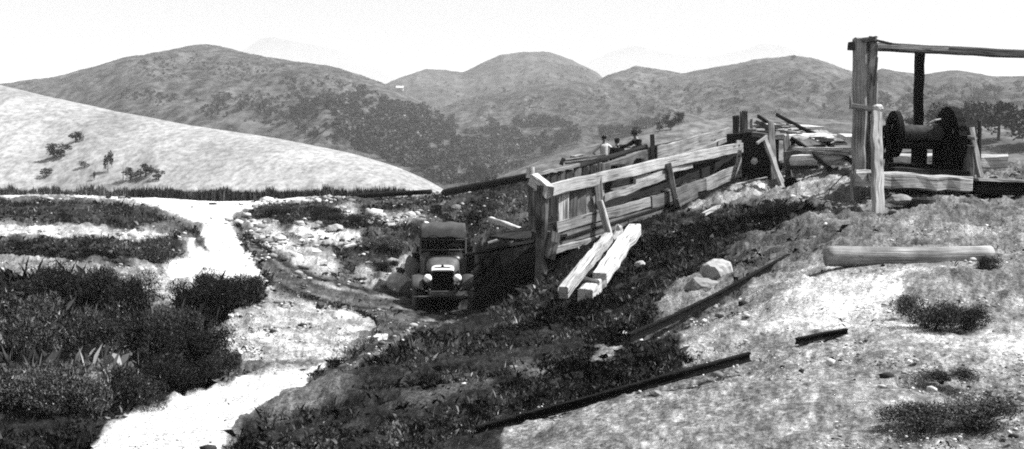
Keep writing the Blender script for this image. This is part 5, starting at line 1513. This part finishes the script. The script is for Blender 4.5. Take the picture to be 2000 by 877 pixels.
# two far cottages
def cottage(px, py, wpx, label):
    p = FAR(px, py); s = wpx * p.y / F; t = thing('cottage', label, 'cottage', p - Vector((0, 0, .4)))
    g = Geo(); box(g, (0, 0, s * .2), (s, s * .6, s * .5), bev=0)
    mesh_np('wall', [tuple(v) for v in g.v], g.f, MAT['whitewash'], t)
    g = Geo(); a, b, z0, z1 = s * .56, s * .36, s * .43, s * .72
    g.add([(-a, -b, z0), (a, -b, z0), (a, b, z0), (-a, b, z0), (-a, 0, z1), (a, 0, z1)], [(0, 1, 5, 4), (2, 3, 4, 5), (1, 2, 5), (3, 0, 4), (0, 3, 2, 1)])
    rf = mesh_np('roof', [tuple(v) for v in g.v], g.f, MAT['whitewash'], t)
    g = Geo(); box(g, (s * .3, 0, s * .72), (s * .1, s * .1, s * .3), bev=0); mesh_np('chimney', [tuple(v) for v in g.v], g.f, MAT['rock_mid'], rf)
    g = Geo(); box(g, (0, -s * .305, s * .14), (s * .12, .04, s * .26), bev=0); mesh_np('door', [tuple(v) for v in g.v], g.f, MAT['wood_dark'], t)


MAT['whitewash'] = grey_mat('whitewash', 0.8, 0.05, 1, .9, 0)
cottage(781, 176, 13, 'white cottage higher on the far hillside, in the gap between two hills')
cottage(783, 237, 11, 'small white cottage lower down among the trees of the far hillside')
# ------------------------------------------------------------------ air, sky, sun, camera
g = Geo()
g.add([(x, y, z) for x in (-9400, 9400) for y in (-12, 9400) for z in (-60, 520)],
      [(0, 1, 3, 2), (4, 6, 7, 5), (0, 4, 5, 1), (2, 3, 7, 6), (0, 2, 6, 4), (1, 5, 7, 3)])
hz = g.build('haze', None); tag(hz, kind='stuff')
hm = bpy.data.materials.new('air'); hm.use_nodes = True; nt = hm.node_tree; nt.nodes.clear()
vo = nt.nodes.new('ShaderNodeVolumePrincipled'); ou = nt.nodes.new('ShaderNodeOutputMaterial')
vo.inputs['Color'].default_value = (.95, .95, .95, 1); vo.inputs['Density'].default_value = HAZE; vo.inputs['Anisotropy'].default_value = 0.0
nt.links.new(vo.outputs[0], ou.inputs['Volume']); hz.data.materials.append(hm)

EL, AZ = math.radians(53), math.radians(87)     # azimuth measured clockwise from the view direction
sv = Vector((math.sin(AZ) * math.cos(EL), math.cos(AZ) * math.cos(EL), math.sin(EL)))
sl = bpy.data.lights.new('sun', 'SUN'); sl.energy = 4.4; sl.angle = math.radians(0.53); sl.color = (1, 1, 1)
so = bpy.data.objects.new('sun', sl); COL.objects.link(so); so.rotation_euler = sv.to_track_quat('Z', 'Y').to_euler(); so.location = (30, -10, 60)
wd = bpy.data.worlds.new('World'); SC.world = wd; wd.use_nodes = True
nt = wd.node_tree; N = nt.nodes; L = nt.links; bg = N['Background']
sk = N.new('ShaderNodeTexSky'); sk.sky_type = 'NISHITA'; sk.sun_disc = False; sk.sun_elevation = EL; sk.sun_rotation = AZ
sk.air_density = 1.0; sk.dust_density = 5.0; sk.ozone_density = 1.0; sk.altitude = 200
sp = N.new('ShaderNodeSeparateColor'); cb = N.new('ShaderNodeCombineColor'); L.new(sk.outputs[0], sp.inputs[0])
for k in range(3):
    L.new(sp.outputs[2], cb.inputs[k])       # blue-sensitive film: the sky as its blue light alone
L.new(cb.outputs[0], bg.inputs['Color']); bg.inputs['Strength'].default_value = SKY
cam = bpy.data.cameras.new('camera'); co = bpy.data.objects.new('camera', cam); COL.objects.link(co)
cam.sensor_width = 36; cam.lens = 36 * F / 2000; cam.clip_end = 30000; cam.clip_start = .1
co.rotation_euler = (math.radians(90) - TH, 0, 0); SC.camera = co
vs = SC.view_settings; vs.view_transform = 'Standard'; vs.look = 'None'; vs.exposure = EXPO; vs.gamma = 1
SC.cycles.use_denoising = False
SC.cycles.max_bounces = 5; SC.cycles.volume_bounces = 1; SC.cycles.diffuse_bounces = 3
SC.cycles.filter_width = 1.9
